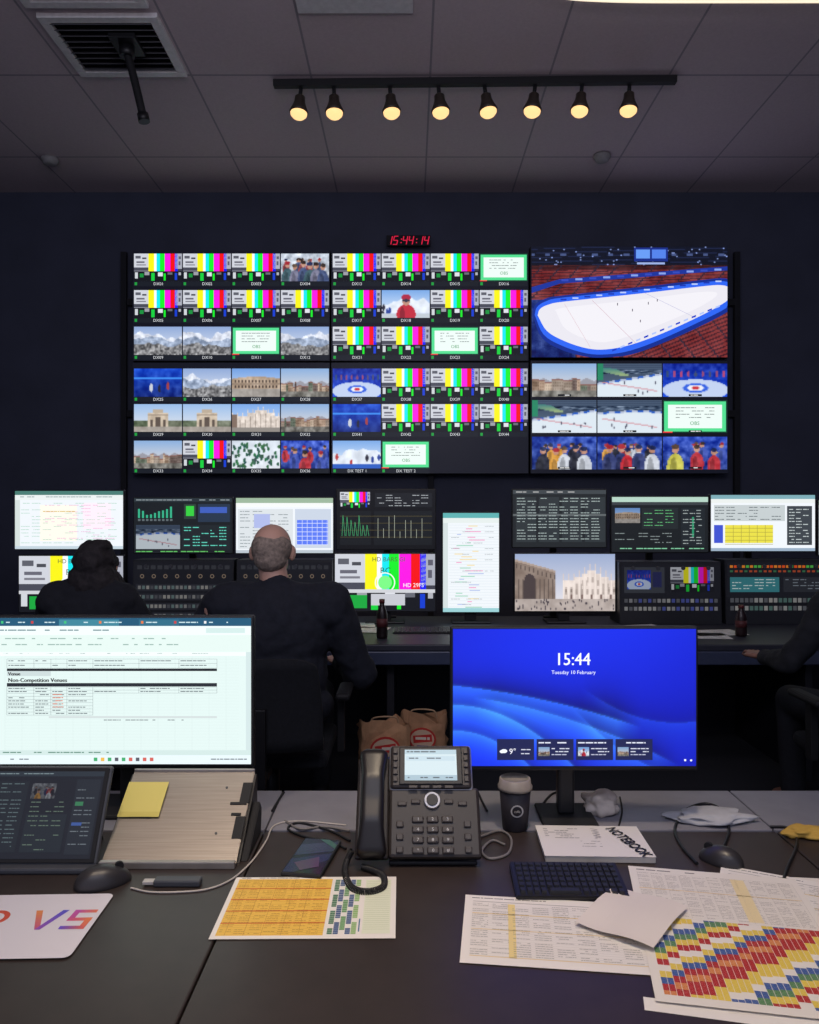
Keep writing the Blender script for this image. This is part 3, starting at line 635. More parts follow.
def person(loc,lab,elb,wri,shw=.19,bulk=1.,head=(0,.05,1.245),hs=1.,skin=(190,140,115),hair='short',hairc=(90,75,65),jc=(30,32,40),lean=0,rz=0,armf=1.):
    hv=Vector(head); B=bulk
    hp=[('e',hv+Vector((0,-.005,.02))*hs,(.078*hs,.097*hs,.088*hs)),('e',hv+Vector((0,.03,-.045))*hs,(.06*hs,.066*hs,.07*hs)),('e',hv+Vector((0,.06,-.085))*hs,(.028*hs,.025*hs,.02*hs)),
        ('c',hv+Vector((0,.088,.0))*hs,.009*hs,hv+Vector((0,.108,-.03))*hs,.014*hs),('e',hv+Vector((0,.09,-.062))*hs,(.024*hs,.01*hs,.008*hs)),
        ('e',hv+Vector((-.03,.08,.012))*hs,(.015*hs,.012*hs,.01*hs)),('e',hv+Vector((.03,.08,.012))*hs,(.015*hs,.012*hs,.01*hs))]
    for s in (-1,1): hp.append(('e',hv+Vector((s*.083,-.002,-.01))*hs,(.011*hs,.02*hs,.032*hs),(-.2,0,s*-.4)))
    cb=Vector((0,.02+lean*.6,.9)); sh=Vector((0,.02+lean,1.02))
    torso=[('e',cb,(.175*B,.115*B,.2)),('e',Vector((0,.02+lean*.3,.72)),(.165*B,.125*B,.17)),('e',Vector((0,0,.585)),(.18*B,.13*B,.105)),
        ('c',sh+Vector((-shw+.02,0,-.01)),.07*B,sh+Vector((shw-.02,0,-.01)),.07*B),('c',sh+Vector((-.1,0,.03)),.045,sh+Vector((0,.01,.06)),.06),('c',sh+Vector((.1,0,.03)),.045,sh+Vector((0,.01,.06)),.06)]
    neck=[('c',sh+Vector((0,0,.03)),.06*hs,hv+Vector((0,-.01,-.06)),.055*hs)]
    arms=[];hands=[]
    for i,s in enumerate((-1,1)):
        S0=sh+Vector((s*shw,0,-.015)); E=Vector(elb[i]); Wp=Vector(wri[i]); arms.append((S0,E,Wp))
        dr=(Wp-E).normalized(); dr.z*=.3; dr.normalize(); sd=Vector((0,0,1)).cross(dr).normalized()*(-s)
        pc=Wp+dr*.05
        hands.append(('e',pc+Vector((0,0,-.002)),(.038,.05,.015),(0,0,math.atan2(dr.y,dr.x)-math.pi/2)))
        for k,(off,ln) in enumerate(((-.028,.065),(-.009,.075),(.010,.07),(.028,.055))):
            b0=pc+sd*-off*1.0+dr*.035; k1=b0+dr*ln*.55+Vector((0,0,.006)); k2=b0+dr*ln-Vector((0,0,.012))
            hands+=[('c',b0,.0095,k1,.0085),('c',k1,.0085,k2,.007)]
        t0=Wp+dr*.025+sd*.028; t1=t0+dr*.03+sd*.022; hands+=[('c',t0,.012,t1,.0095),('c',t1,.0095,t1+dr*.028-Vector((0,0,.005)),.008)]
    legs=[]
    for s in (-1,1):
        hip=Vector((s*.095,.02,.565)); kn=Vector((s*.14,.46,.54)); an=Vector((s*.14,.44,.11)); legs.append((hip,kn,an))
    body=hp+torso+neck+hands
    for a,b,c_ in arms: body+=[('c',a,.048,b,.038),('c',b,.038,c_,.025)]
    for a,b,c_ in legs: body+=[('c',a,.085,b,.055),('c',b,.055,c_,.038),('c',c_,.035,c_+Vector((0,.15,-.06)),.03)]
    o=new('person',remeshed('person',body,.0068,2),loc,(0,0,rz),None,mat('skin%d'%skin[0],skin,.55,nscale=12,noise_amt=.06)); tag(o,lab,'person')
    g=.014; j=[(p[0],p[1],tuple(q+g for q in p[2])) if p[0]=='e' else ('c',p[1],p[2]+g,p[3],p[4]+g) for p in torso]
    for a,b,c_ in arms: j+=[('c',a,.066*B*armf,b,.056*B*armf),('c',b,.056*B*armf,b.lerp(c_,.93),.04)]
    j+=[('c',sh+Vector((0,-.005,.05)),.072,sh+Vector((0,0,.085)),.066)]
    me=remeshed('jacket',j,.011,4); ruffle(me,.014,9,loc[0]*5); new('jacket',me,parent=o,m=mat('jacket%d'%sum(jc),jc,.9,nscale=40,noise_amt=.2,bump=.3))
    t=[('e',Vector((0,0,.575)),(.185*B,.14*B,.1))]
    for a,b,c_ in legs: t+=[('c',a,.095,b,.07),('c',b,.068,c_+Vector((0,0,.02)),.055)]
    new('trousers',remeshed('trousers',t,.012,3),parent=o,m=mat('trousers',(26,28,36),.9,nscale=60,noise_amt=.2))
    for a,b,c_ in legs: new('shoe',remeshed('shoe',[('c',c_+Vector((0,-.02,-.06)),.045,c_+Vector((0,.17,-.075)),.034),('c',c_+Vector((0,0,-.04)),.045,c_,.045)],.01,3),parent=o,m=BLK2)
    hm=mat('hair%d'%hairc[0],hairc,.8,nscale=60,noise_amt=.35,bump=.5)
    if hair=='short':
        h=[('e',hv+Vector((0,-.02,.012))*hs,(.0815*hs,.0885*hs,.078*hs)),('e',hv+Vector((0,-.045,-.03))*hs,(.066*hs,.06*hs,.055*hs))]; am=.003
    elif hair=='full':
        h=[('e',hv+Vector((0,-.012,.026))*hs,(.084*hs,.1*hs,.088*hs)),('e',hv+Vector((0,-.045,-.02))*hs,(.07*hs,.064*hs,.062*hs))]; am=.008
    elif hair=='long':
        h=[('e',hv+Vector((0,-.018,.025))*hs,(.094*hs,.108*hs,.1*hs)),('e',hv+Vector((0,-.05,-.08))*hs,(.112*hs,.07*hs,.135*hs)),('e',hv+Vector((-.08,-.01,-.13))*hs,(.05*hs,.06*hs,.09*hs)),('e',hv+Vector((.085,-.01,-.11))*hs,(.05*hs,.06*hs,.095*hs)),('e',hv+Vector((.02,-.04,.085))*hs,(.06*hs,.06*hs,.04*hs))]; am=.014
    me=remeshed('hair',h,.006,3); ruffle(me,am,16,loc[0]); new('hair',me,parent=o,m=hm)
    return o
def chair(loc,lab,rz=0,top=.98):
    r=root('office_chair',loc,lab,'chair','operators office chairs',(0,0,rz))
    cm=mat('chair_fabric',(22,24,30),.95,nscale=80,noise_amt=.25)
    box('seat',(.5,.48,.07),(0,.03,.43),cm,r,bev=.03,seg=3)
    bm=bmesh.new(); nx,nz=12,8; g=[]
    for side in (0,1):
        gg=[]
        for j in range(nz+1):
            row=[]
            for i in range(nx+1):
                u=i/nx*2-1; v=j/nz; w=.24*(1-.12*v*v); z=.5+(top-.5)*v
                row.append(bm.verts.new((u*w,-.235-.05*(v-.3)**2*1.5+.045*u*u-(0.03 if side else 0)-.05,z-(.03*abs(u)**5 if j==nz else 0))))
            gg.append(row)
        g.append(gg)
    for sd in (0,1):
        for j in range(nz):
            for i in range(nx):
                q=(g[sd][j][i],g[sd][j][i+1],g[sd][j+1][i+1],g[sd][j+1][i]); bm.faces.new(q)
    for j in range(nz):
        for i in (0,nx): bm.faces.new((g[0][j][i],g[0][j+1][i],g[1][j+1][i],g[1][j][i]))
    for i in range(nx):
        for j in (0,nz): bm.faces.new((g[0][j][i],g[0][j][i+1],g[1][j][i+1],g[1][j][i]))
    new('backrest',bm2(bm,'backrest',True),parent=r,m=cm)
    box('back_bracket',(.06,.1,.03),(0,-.24,.4),BLK,r); box('back_bracket',(.06,.025,.3),(0,-.33,.52),BLK,r)
    cyl('gas_column',.028,.3,(0,0,.25),BLK,r)
    for s in (-1,1): box('armrest',(.06,.24,.03),(s*.3,.02,.66),BLK2,r,bev=.012); box('armrest_post',(.03,.05,.24),(s*.285,.02,.53),BLK2,r)
    for k in range(5):
        a=k*2*math.pi/5+.3; l=box('leg',(.3,.04,.03),(.15*math.cos(a),.15*math.sin(a),.09),BLK2,r,rot=(0,0,a),bev=.01)
        cyl('caster',.028,.04,(.14,0,-.062),BLK2,l,rot=(1.57,0,0),seg=16,bev=.004)
    return r
p2=(-.575,3.36,0)
person(p2,'person with short greying hair in dark jacket, seated, back turned',[(-.38,.14,.76),(.36,.1,.70)],[(-.2,.5,.775),(.24,.38,.70)],shw=.25,bulk=1.3,head=(-.025,.05,1.25),hs=1.08,hair='short',hairc=(150,134,122),skin=(212,166,146),jc=(29,32,43))
chair((-.575,3.29,0),'black office chair under the person in dark jacket',top=.86)
person((X(88,3.6),3.6,0),'person with long dark hair in dark top, seated facing monitors',[(-.26,.16,.76),(.26,.16,.76)],[(-.14,.45,.775),(.14,.45,.775)],shw=.175,bulk=1.05,head=(.015,.06,1.165),hs=1.02,hair='long',hairc=(36,31,34),jc=(26,28,36))
chair((X(88,3.6),3.57,0),'black office chair under the person with long hair',top=.86)
person((1.93,3.2,0),'person in a dark top seated, hand resting forward',[(-.33,.1,.78),(.27,.15,.76)],[(-.33,.33,.765),(.14,.45,.775)],shw=.19,bulk=1.05,head=(0,.1,1.22),hair='full',hairc=(50,40,36),jc=(24,26,33),lean=.03,skin=(150,108,92),armf=.88)
chair((1.93,3.17,0),'black office chair under the leaning person',top=.9)
# paper bag
def bag(px,w,h,d,dep,col,lab,rz):
    r=root('paper_bag',(X(px,d),d,0),lab,'bag','paper bags beneath the console',(0,0,rz))
    bm=bmesh.new(); rows=12; rg=[]; m=40
    for j in range(rows):
        v=j/(rows-1); row=[]
        for i in range(m):
            a=2*math.pi*i/m; cx=math.copysign(abs(math.cos(a))**.35,math.cos(a)); cy=math.copysign(abs(math.sin(a))**.45,math.sin(a))
            x=cx*w/2; y=cy*dep/2*(1-.12*v)
            q=Vector((x*16+px,y*16,v*6)); nn=noise.noise(q)*.026*min(1,v*2)+noise.noise(q*2.5)*.01
            row.append(bm.verts.new((x*(1+.05*v)+nn*cx,y+nn*(1 if cy>-.9 else .6),h*v+(noise.noise(Vector((x*14,y*11,px)))*.07 if j==rows-1 else 0))))
        rg.append(row)
    for a,b in zip(rg,rg[1:]):
        for i in range(m): bm.faces.new((a[i],a[(i+1)%m],b[(i+1)%m],b[i]))
    bm.faces.new(rg[0]); new('bag_body',bm2(bm,'bag_body'),parent=r,m=mat('kraft%d'%col[0],col,.8,nscale=15,noise_amt=.2,bump=.4))
    c=Cv(0,0,100,60,w*.72,h*.42,.0003); c.ell(50,30,44,22,(200,50,45)); c.ell(50,30,38,18,(222,190,160)); c.poly([(20,24),(80,20),(82,34),(22,38)],(205,50,45)); c.words(28,74,26,5,(235,220,200)); c.rect(32,42,68,46,(50,62,150)); 
    c.build('bag_print',(0,-dep/2-.02,h*.72),PRINT,r)
    tube('bag_handle',[(-.07,-dep/2+.03,h-.01),(-.05,-dep/2+.02,h+.03),(.05,-dep/2+.02,h+.03),(.07,-dep/2+.03,h-.01)],.004,mat('handle_paper',(190,155,120),.8),r)
bag(384,.23,.4,3.8,.13,(200,152,112),'brown kraft paper bag with a red and blue print',.1)
bag(424,.22,.38,4.02,.13,(180,136,100),'brown kraft paper bag with twisted handle and red print',-.12)
# ---------------- front desk
wt=mat('desk_laminate',(53,44,41),.42,nscale=25,noise_amt=.1); lg=mat('pale_laminate',(132,130,138),.45,nscale=20,noise_amt=.06)
def fdesk(x0,x1,lab):
    r=root('desk',((x0+x1)/2,1.2,0),lab,'desk','front row desks'); w=x1-x0-.003
    box('worktop',(w,1.16,.03),(0,-.12,DESK-.015),wt,r,bev=.003)
    box('rear_shelf',(w,.235,.03),(0,.588,DESK-.015),lg,r,bev=.003)
    box('modesty_panel',(w,.02,.55),(0,.66,.42),pm,r)
    for s in (-1,1): box('side_panel',(.03,1.2,.708),(s*(w/2-.03),0,.354),pm,r)
fdesk(-1.5,-.309,'dark laminate desk with pale rear shelf'); fdesk(-.309,.78,'dark laminate desk with pale rear shelf, cluttered with papers'); fdesk(.78,1.7,'dark laminate desk with pale rear shelf, holding papers')
def fmon(px0,py0,px1,py1,d,paint,lab,by,bw=.2):
    Wm=(px1-px0)/F*d; Hm=(py1-py0)/F*d; xc=X((px0+px1)/2,d); zc=Z((py0+py1)/2,d)-DESK
    r=root('monitor',(xc,d,DESK),lab,'monitor','front desk monitors')
    box('monitor_housing',(Wm+.012,.02,Hm+.016),(0,.012,zc-.003),BLK,r,bev=.004)
    box('housing_bulge',(Wm*.6,.03,Hm*.6),(0,.035,zc),BLK,r,bev=.012)
    box('monitor_neck',(.037,.03,zc-.02),(by,.06,zc/2),BLK,r,bev=.006); box('stand_base',(bw,.14,.01),(by,.05,.005),BLK2,r,bev=.004)
    c=Cv(px0,py0,px1,py1,Wm,Hm,.00004); paint(c,px0,py0,px1,py1); c.build('screen',(0,0,zc),GLOW,r)
def sheet(c,a,b,e,f):
    c.bg((220,237,234)); c.rect(a,b,e,b+8,(30,85,115)); c.rect(a+70,b+1.5,a+130,b+8,(60,130,150),0); c.rect(a+150,b+1.5,a+190,b+8,(45,105,130)); 
    for k in (12,42,75,110,152,185,215): c.rect(a+k,b+3,a+k+2.4,b+5.6,R.choice([(230,120,60),(230,230,230),(60,190,120),(200,60,60)]),0); c.words(a+k+5,a+k+24,b+3.8,1.1,(200,225,230))
    c.lv+=1; c.rect(a,b+8,e,b+17,(234,245,244)); c.words(a+10,a+120,b+11.5,1.3,(120,145,150)); c.rect(e-45,b+10,e-6,b+15,(205,228,225)); c.rect(a,b+17,e,b+34,(222,238,233))
    for j in range(2): c.words(a+10,e-70,b+20+j*6,1.1,(150,178,170),.5)
    c.lv+=1; c.rect(a+10,b+34,e,b+38,(236,245,243),0); c.words(a+14,e-40,b+35,.8,(150,168,168),.4); c.lv+=1
    for k in range(33): c.rect(a+16,b+38+k*3,e-12,b+38.12+k*3,(200,214,212),0)
    for k in range(14): c.rect(a+16+k*17,b+38,a+16.15+k*17,f-14,(194,210,208),0)
    c.lv+=1; 
    def grid(x0,y0,x1,y1,cols,rows,col=(120,130,132)):
        for i in cols: c.rect(i-.15,y0,i+.15,y1,col,0)
        n=rows
        for k in range(n+1): c.rect(x0,y0+(y1-y0)*k/n-.12,x1,y0+(y1-y0)*k/n+.12,col,0)
        c.lv+=1
        for k in range(n):
            y=y0+(y1-y0)*(k+.3)/n
            for u,v in zip(cols,cols[1:]):
                if R.random()<.85: c.words(u+1.5,u+(v-u)*R.uniform(.5,.9),y,.85,(95,105,110),.95)
        c.lv+=1
    g_=[a+18,a+45,a+62,a+78,a+104,a+150,a+190,a+228]
    grid(a+18,b+41,a+228,b+50,g_,2); c.rect(a+18,b+50.5,a+228,b+53,(30,34,38)); c.rect(a+18,b+53,a+62,b+58,(198,212,212),0); c.rect(a+18,b+65,a+228,b+68.5,(36,40,46))
    c.lv+=1
    for dx in (0,.25,.5): c.text(a+19+dx,b+57.4,4.8,'Venue',(20,20,20)); c.text(a+19+dx,b+63.9,5.6,'Non-Competition Venues',(15,15,15))
    grid(a+18,b+69,a+104,b+97,g_[:5],9); grid(a+104,b+69,a+228,b+75,[a+104,a+150,a+190,a+228],2); table(c,a+64,b+76,a+77,b+90,3.1,1,(210,110,80),.85,.9)
    c.rect(a+60,b+98,a+228,b+100,(205,215,215)); c.words(a+115,a+195,b+101.5,.8,(110,115,120))
    c.rect(e-5,b+34,e,f-14,(205,222,222)); c.rect(a,f-14,e,f-9,(205,225,222)); c.words(a+14,a+120,f-12.3,1.1,(100,140,125)); c.rect(a,f-9,e,f,(226,239,243)); c.lv+=1
    for k in range(9): c.rect(a+105+k*7,f-6.6,a+108.6+k*7,f-3,R.choice([(70,130,220),(235,185,80),(70,170,110),(90,90,100),(210,100,90)]),0)
    c.words(e-40,e-4,f-5.5,1,(90,100,110)); c.words(a+14,a+40,f-5.5,1,(90,100,110))
def wallp(c,a,b,e,f):
    nx,ny=190,108; U=np.linspace(0,245,nx)[None,:]; V=np.linspace(0,140,ny)[:,None]
    img=np.zeros((ny,nx,3)); t=np.clip(.5+.5*np.sin(U/80+V/60),0,1)
    img[...]=np.array((8,26,196)); img+=t[...,None]*np.array((6,16,34))
    # folded ribbons: y of fold as smooth functions of x; shading each side
    def fold(fn,w1,w2,g,lo=0,hi=245):
        nonlocal img
        d=(V-fn(U)); msk=np.clip((U-lo)/25,0,1)*np.clip((hi-U)/25,0,1)*g+0*V
        lit=np.where(d>0,np.exp(-d/w1),np.exp(d/1.3))*msk; dark=np.where(d<0,np.exp(d/w2),0)*msk
        img=img+lit[...,None]*np.array((34,70,48))-dark[...,None]*np.array((8,22,80))
    fold(lambda u:58+.00035*u**2*1.9+.1*u,26,16,.95,-40,190)
    fold(lambda u:78+.0042*u**2,18,12,.9,-40,150)
    fold(lambda u:64+.0009*(u-60)**2+.22*u,22,14,.7,20,230)
    fold(lambda u:104+.006*u**2,14,10,.8,-40,100)
    fold(lambda u:150-.0045*(245-u)**2-.2*(245-u)*0,24,16,.5,120,290)
    fold(lambda u:96-.004*(225-u)**2,20,18,.45,130,290)
    c.raster(a,b,e,f,np.clip(img,(6,14,84),250),True)
    c.lv=10; c.text((a+e)/2-2,b+36,17.5,'15:44',(245,248,255),'C',sx=.92); c.lv+=1; c.text((a+e)/2-1.7,b+36,17.5,'15:44',(245,248,255),'C',sx=.92); c.text((a+e)/2-1,b+45,5.2,'Tuesday 10 February',(235,240,255),'C')
    for k in range(4):
        x=a+44+k*39.5; c.rect(x,f-27,x+37,f-6,(26,32,78),0)
    c.lv+=1
    for k in range(4):
        x=a+44+k*39.5; 
        if k: c.words(x+2,x+30,f-24,1.3,(215,218,235)); c.lv+=1; c.raster(x+2,f-19,x+13,f-10,(t_city() if k!=2 else t_red())[::2,::3]*.9); c.words(x+15,x+33,f-18,1,(205,208,225)); c.words(x+15,x+33,f-15,1,(205,208,225)); c.words(x+15,x+30,f-12,1,(180,182,205))
    x=a+44; c.ell(x+7,f-15,3.2,2,(235,240,250)); c.ell(x+4.8,f-14.5,2.2,1.6,(235,240,250)); c.text(x+12,f-12,8,'9°',(245,245,255)); c.words(x+24,x+34,f-17,1,(200,203,220)); c.words(x+24,x+34,f-13,1,(200,203,220))
    c.rect(e-12,f-7,e-10,f-5,(235,240,255)); c.ell(e-5,f-5.8,1.1,1.1,(235,240,255),10)
fmon(-11,618,251,764,1.74,sheet,'wide black monitor showing a pale green spreadsheet window',0)
fmon(453,629,696,766,1.68,wallp,'slim black monitor showing blue lock screen with clock',-.008,.12)
# coffee cup
p=dk(515,828); r=root('coffee_cup',p,'dark paper coffee cup with pale brown lid','cup')
lathe('cup_body',[(.026,0),(.027,.003),(.034,.088)],(0,0,0),mat('cup_dark',(38,34,40),.6),r); lathe('cup_lid',[(.037,.086),(.0375,.092),(.035,.095),(.033,.108),(.03,.109),(.029,.105)],(0,0,0),mat('cup_lid',(150,140,128),.4),r)
c=Cv(-1,-1,1,1,.03,.03,.0005); c.ell(0,0,.9,.9,(200,195,190)); c.ell(0,0,.7,.7,(40,36,42)); c.text(0,.18,.5,'caffè',(215,210,200),'C')
c.build('cup_logo',(0,-.0325,.048),PRINT,r,rot=(.08,0,0))
def crumple(px,py,w,d_,h,c_,lab,seed,name='crumpled_wrapper'):
    bm=bmesh.new(); bmesh.ops.create_icosphere(bm,subdivisions=4,radius=1)
    for v in bm.verts:
        n=noise.noise(v.co*1.6+Vector((seed,0,0)))*.4+noise.noise(v.co*3.2+Vector((seed,3,0)))*.16
        q=v.co*(1+n); v.co=Vector((q.x*w/2,q.y*d_/2,max(0,(q.z*.6+.4))*h))
    p=dk(px,py); o=new(name,bm2(bm,name,True),p+Vector((0,0,.0006)),m=mat(name+str(seed),c_,.8,nscale=20,noise_amt=.12)); return tag(o,lab,'wrapper')
crumple(600,812,.085,.07,.045,(212,198,184),'crumpled pale paper wrapper on the rear shelf',3)
crumple(708,820,.17,.08,.022,(180,180,184),'flattened pale paper napkin on the rear shelf',8,'crumpled_napkin')
crumple(806,836,.09,.05,.02,(200,160,70),'crumpled yellow-brown snack wrapper by the papers',5,'snack_wrapper')
# desk phone
th=math.radians(50); r=root('desk_phone',(X(433,1.5),1.5,DESK+.004),'dark grey office desk phone with lit display and handset','telephone')
pc=mat('phone_plastic',(42,35,33),.42); pk=mat('phone_key',(60,54,53),.45); rotm=Matrix.Rotation(th,3,'X')
def sl(x,v,n): return rotm@Vector((x,v,n))
def sbox(name,sx,sv,sn,x,v,n,m,bev=.002,par=None): return box(name,(sx,sv,sn),sl(x,v,n),m,r,bev,(th,0,0))
sbox('phone_body',.18,.135,.02,0.004,.072,.012,pc,.006)
sbox('handset_cradle',.066,.2,.014,-.118,.105,.006,pc,.005)
sbox('display_trim',.17,.096,.02,-.002,.18,.0145,SILV,.007)
sbox('display_housing',.164,.09,.024,-.002,.18,.018,pc,.006)
sbox('display_frame',.128,.078,.004,-.002,.18,.0315,BLK,.002)
prism('phone_foot',[(.03,0),(.12,.14),(.16,.14),(.17,0)],-.07,.07,BLK2,parent=r)
box('phone_base',(.17,.17,.008),(0,.08,.002),BLK2,r)
c=Cv(0,0,100,60,.106,.064,.0002); c.bg((205,222,228)); c.rect(0,0,100,9,(180,202,212)); c.words(4,60,3,2.4,(80,90,100)); c.words(70,96,3,2.4,(80,90,100)); c.lv+=1; c.rect(3,13,97,22,(192,212,222)); c.words(8,70,16,2.4,(100,110,120)); c.rect(0,50,100,60,(165,188,200)); 
c.lv+=1
for k in range(4): c.words(6+k*24,20+k*24,54,2,(70,80,90))
c.build('phone_display',sl(-.002,.181,.034),GLOW,r,(th,0,0),flat=True)
for s in (-1,1):
    for k in range(5): sbox('line_key',.009,.009,.004,-.002+s*.072,.152+k*.0145,.0315,pk,.001)
for k in range(4): sbox('soft_key',.018,.006,.004,-.038+k*.024,.137,.0305,pk,.001)
cyl('navigation_ring',.0165,.007,sl(0,.112,.0245),SILV,r,rot=(th,0,0),bev=.001); cyl('navigation_button',.0115,.009,sl(0,.112,.026),BLK,r,rot=(th,0,0))
for s in (-1,1):
    for k in range(2): sbox('function_key',.018,.009,.005,s*(.033+k*.027) ,.11-.004*k,.0235,pk,.002)
    for k in range(3): sbox('function_key',.014,.012,.005,.002+s*.066,.018+k*.024,.0235,pk,.002)
for j in range(4):
    for i in range(3):
        sbox('number_key',.023,.013,.006,(i-1)*.029,.017+j*.0195,.0235,pk,.003)
        t='*0#789456123'[j*3+i]; c=Cv(-1,-1,1,1,.014,.012,.0001); c.text(0,.5,1.4,t,(200,200,200),'C'); c.build('key_number',sl((i-1)*.029,.017+j*.0195,.0267),PRINT,r,(th,0,0),flat=True)
bm=bmesh.new(); n=26; rg=[]
for j in range(n+1):
    t=j/n; e=abs(2*t-1); w=.023+.009*max(0,(e-.45)/.55)**1.2; dpt=.012+.006*e; z=.045-.017*max(0,(e-.4)/.6)
    if j in (0,n): w*=.6; dpt*=.5
    if j in (1,n-1): w*=.92
    y=.0+.214*t
    rg.append([bm.verts.new(sl(-.118+w*math.copysign(abs(math.cos(a))**.6,math.cos(a)),y,z+dpt*math.copysign(abs(math.sin(a))**.6,math.sin(a)))) for a in [2*math.pi*k/20 for k in range(20)]])
for a,b in zip(rg,rg[1:]):
    for i in range(20): bm.faces.new((a[i],a[(i+1)%20],b[(i+1)%20],b[i]))
bm.faces.new(rg[0]); bm.faces.new(rg[-1]); new('handset',bm2(bm,'handset',True),parent=r,m=mat('handset_plastic',(26,23,25),.35))
def W2(px,py,z=.006): 
    v=dk(px,py); v.z+=z; return v
path=crom([W2(352,866,.03),W2(347,866,.01),W2(345,876),W2(352,891),W2(368,895),W2(383,890),W2(383,879),W2(372,873),W2(362,870)],26)
hx=[];
for i,pnt in enumerate(path[:-1]):
    tn=(path[i+1]-pnt).normalized(); up=Vector((0,0,1)); sd=tn.cross(up).normalized(); u2=sd.cross(tn)
    for k in range(6):
        a=(i+k/6)*2*math.pi*.42; q=pnt.lerp(path[i+1],k/6)+(sd*math.cos(a)+u2*math.sin(a))*.0052; hx.append(q-Vector(r.location))
tube('coiled_cord',hx,.0011,mat('cord_black',(34,32,32),.4),r,raw=True,res=2)
wc=mat('white_cable',(190,182,174),.5); gc=mat('grey_cable',(120,115,112),.5)
def cab(pts,rad,m,lab,cat='cable',name='cable'):
    o=tube(name,[W2(*q) if len(q)==3 else W2(q[0],q[1],rad) for q in pts],rad,m); return tag(o,lab,cat)
cab([(131,889),(150,893),(180,893),(208,890),(232,880),(252,862),(266,842),(275,826),(300,822),(346,826)],.0018,wc,'thin white charging cable winding over the desk')
cab([(346,850),(330,842),(305,838),(288,830),(300,824),(330,832),(350,842)],.0025,BLK,'black cable loop beside the smartphone')
cab([(285,822),(300,830),(325,828),(350,832)],.0025,gc,'grey network cable behind the smartphone')
cab([(480,838),(500,832),(511,840),(508,855),(490,860),(482,852),(492,842),(505,846)],.0027,gc,'grey network cable coiled beside the telephone')
cab([(545,826),(540,812),(552,795),(570,792)],.0025,BLK2,'black cable running from the monitor stand')
cab([(697,865),(682,848),(675,830),(685,812),(705,805),(722,812),(729,830),(724,848)],.0032,BLK,'thick black cable looping across the rear shelf')
cab([(770,828),(790,830),(797,845),(788,868),(784,880)],.003,BLK,'black cable trailing beside the papers')
cab([(618,830),(622,812),(620,798)],.002,BLK2,'thin black cable behind the monitor stand')
cab([(272,812),(278,802),(284,793)],.0025,BLK2,'short black cable crossing the rear shelf')
cab([(487,812),(482,802),(478,793)],.0025,BLK2,'short black cable beside the coffee cup')
p=dk(178,885); r=root('usb_adapter',p,'small dark grey adapter stick with pale plug','adapter',rot=(0,0,0))
box('adapter_body',(.085,.022,.012),(0,0,.0065),GREY,r,bev=.003); box('adapter_plug',(.02,.014,.006),(-.053,0,.006),mat('plug_white',(190,185,180),.4),r,bev=.001)
def mouse(px,py,rz,lab,w=.06,l=.1,h=.034):
    bm=bmesh.new(); bmesh.ops.create_uvsphere(bm,u_segments=32,v_segments=20,radius=1)
    for v in bm.verts: v.co=Vector((v.co.x*w/2*(1-.12*v.co.y),v.co.y*l/2,(max(v.co.z,-.05)+.05)*h*(1-.12*v.co.y)))
    r=root('computer_mouse',dk(px,py),lab,'mouse',None,(0,0,rz)); new('mouse_shell',bm2(bm,'mouse_shell',True),parent=r,m=mat('mouse_plastic',(50,48,50),.35))
    cyl('scroll_wheel',.008,.007,(0,l*.28,h*.82),BLK2,r,rot=(0,1.57,0),seg=18)
mouse(103,884,-1.1,'dark rounded computer mouse beside the tablet'); mouse(721,862,.9,'small black computer mouse near the cable loop',.055,.085,.03)
r=root('smartphone',(-.19,1.525,DESK),'black smartphone lying flat with glossy screen','smartphone',None,(0,0,-.16))
box('phone_case',(.079,.158,.008),(0,0,.0045),BLK,r,bev=.0035); c=Cv(0,0,70,150,.072,.15,.0001); c.bg((18,20,30)); c.poly([(0,30),(70,5),(70,50),(0,80)],(50,58,80)); c.poly([(0,95),(70,60),(70,90),(20,150),(0,150)],(36,44,78)); c.poly([(30,0),(50,0),(70,22),(70,40)],(60,100,90)); c.poly([(10,110),(50,80),(60,120),(30,140)],(80,60,90))  # pattern and blue-purple reflections painted into the dark screen colours
m_=attrmat('phone_glass',False,rough=.12); c.build('phone_screen',(0,0,.0087),m_,r,flat=True)
# tablet
ta=math.radians(62); r=root('tablet',(-.597-.128,1.487,DESK),'tablet in black case propped up, dark multiview screen','tablet')
rt=Matrix.Rotation(ta,3,'X')
box('tablet_case',(.262,.184,.012),rt@Vector((0,.094,.006))+Vector((0,0,.002)),GREY,r,.006,(ta,0,0)); box('tablet_bezel',(.252,.174,.003),rt@Vector((0,.094,.0132))+Vector((0,0,.002)),BLK2,r,.001,(ta,0,0))
prism('kickstand',[(.075,.13),(.08,.13),(.135,0),(.13,0)],-.09,.09,BLK,parent=r)
box('case_lip',(.262,.03,.012),(0,-.012,.006),GREY,r,.004)
c=Cv(0,0,120,84,.236,.16,.0001); c.bg((22,25,32)); c.rect(0,0,120,5,(36,44,52)); c.words(4,70,1.8,1,(110,125,130)); c.lv+=1; c.raster(50,12,74,27,t_people((150,155,165),2)*.5); 
c.rect(4,10,46,78,(27,32,38)); table(c,6,12,44,76,4,3,(80,95,98),.9,.7); c.rect(94,8,118,80,(30,35,42)); table(c,96,10,116,78,4,2,(96,104,110),.9,.7); c.rect(50,42,90,78,(28,34,40)); table(c,52,30,88,76,4.5,3,(84,100,88),.9,.7); c.lv+=1; c.rect(96,30,104,34,(50,110,75)); c.rect(96,50,106,53,(55,80,140))
c.build('tablet_screen',rt@Vector((0,.094,.0152))+Vector((0,0,.002)),GLOW,r,(ta,0,0),flat=True)
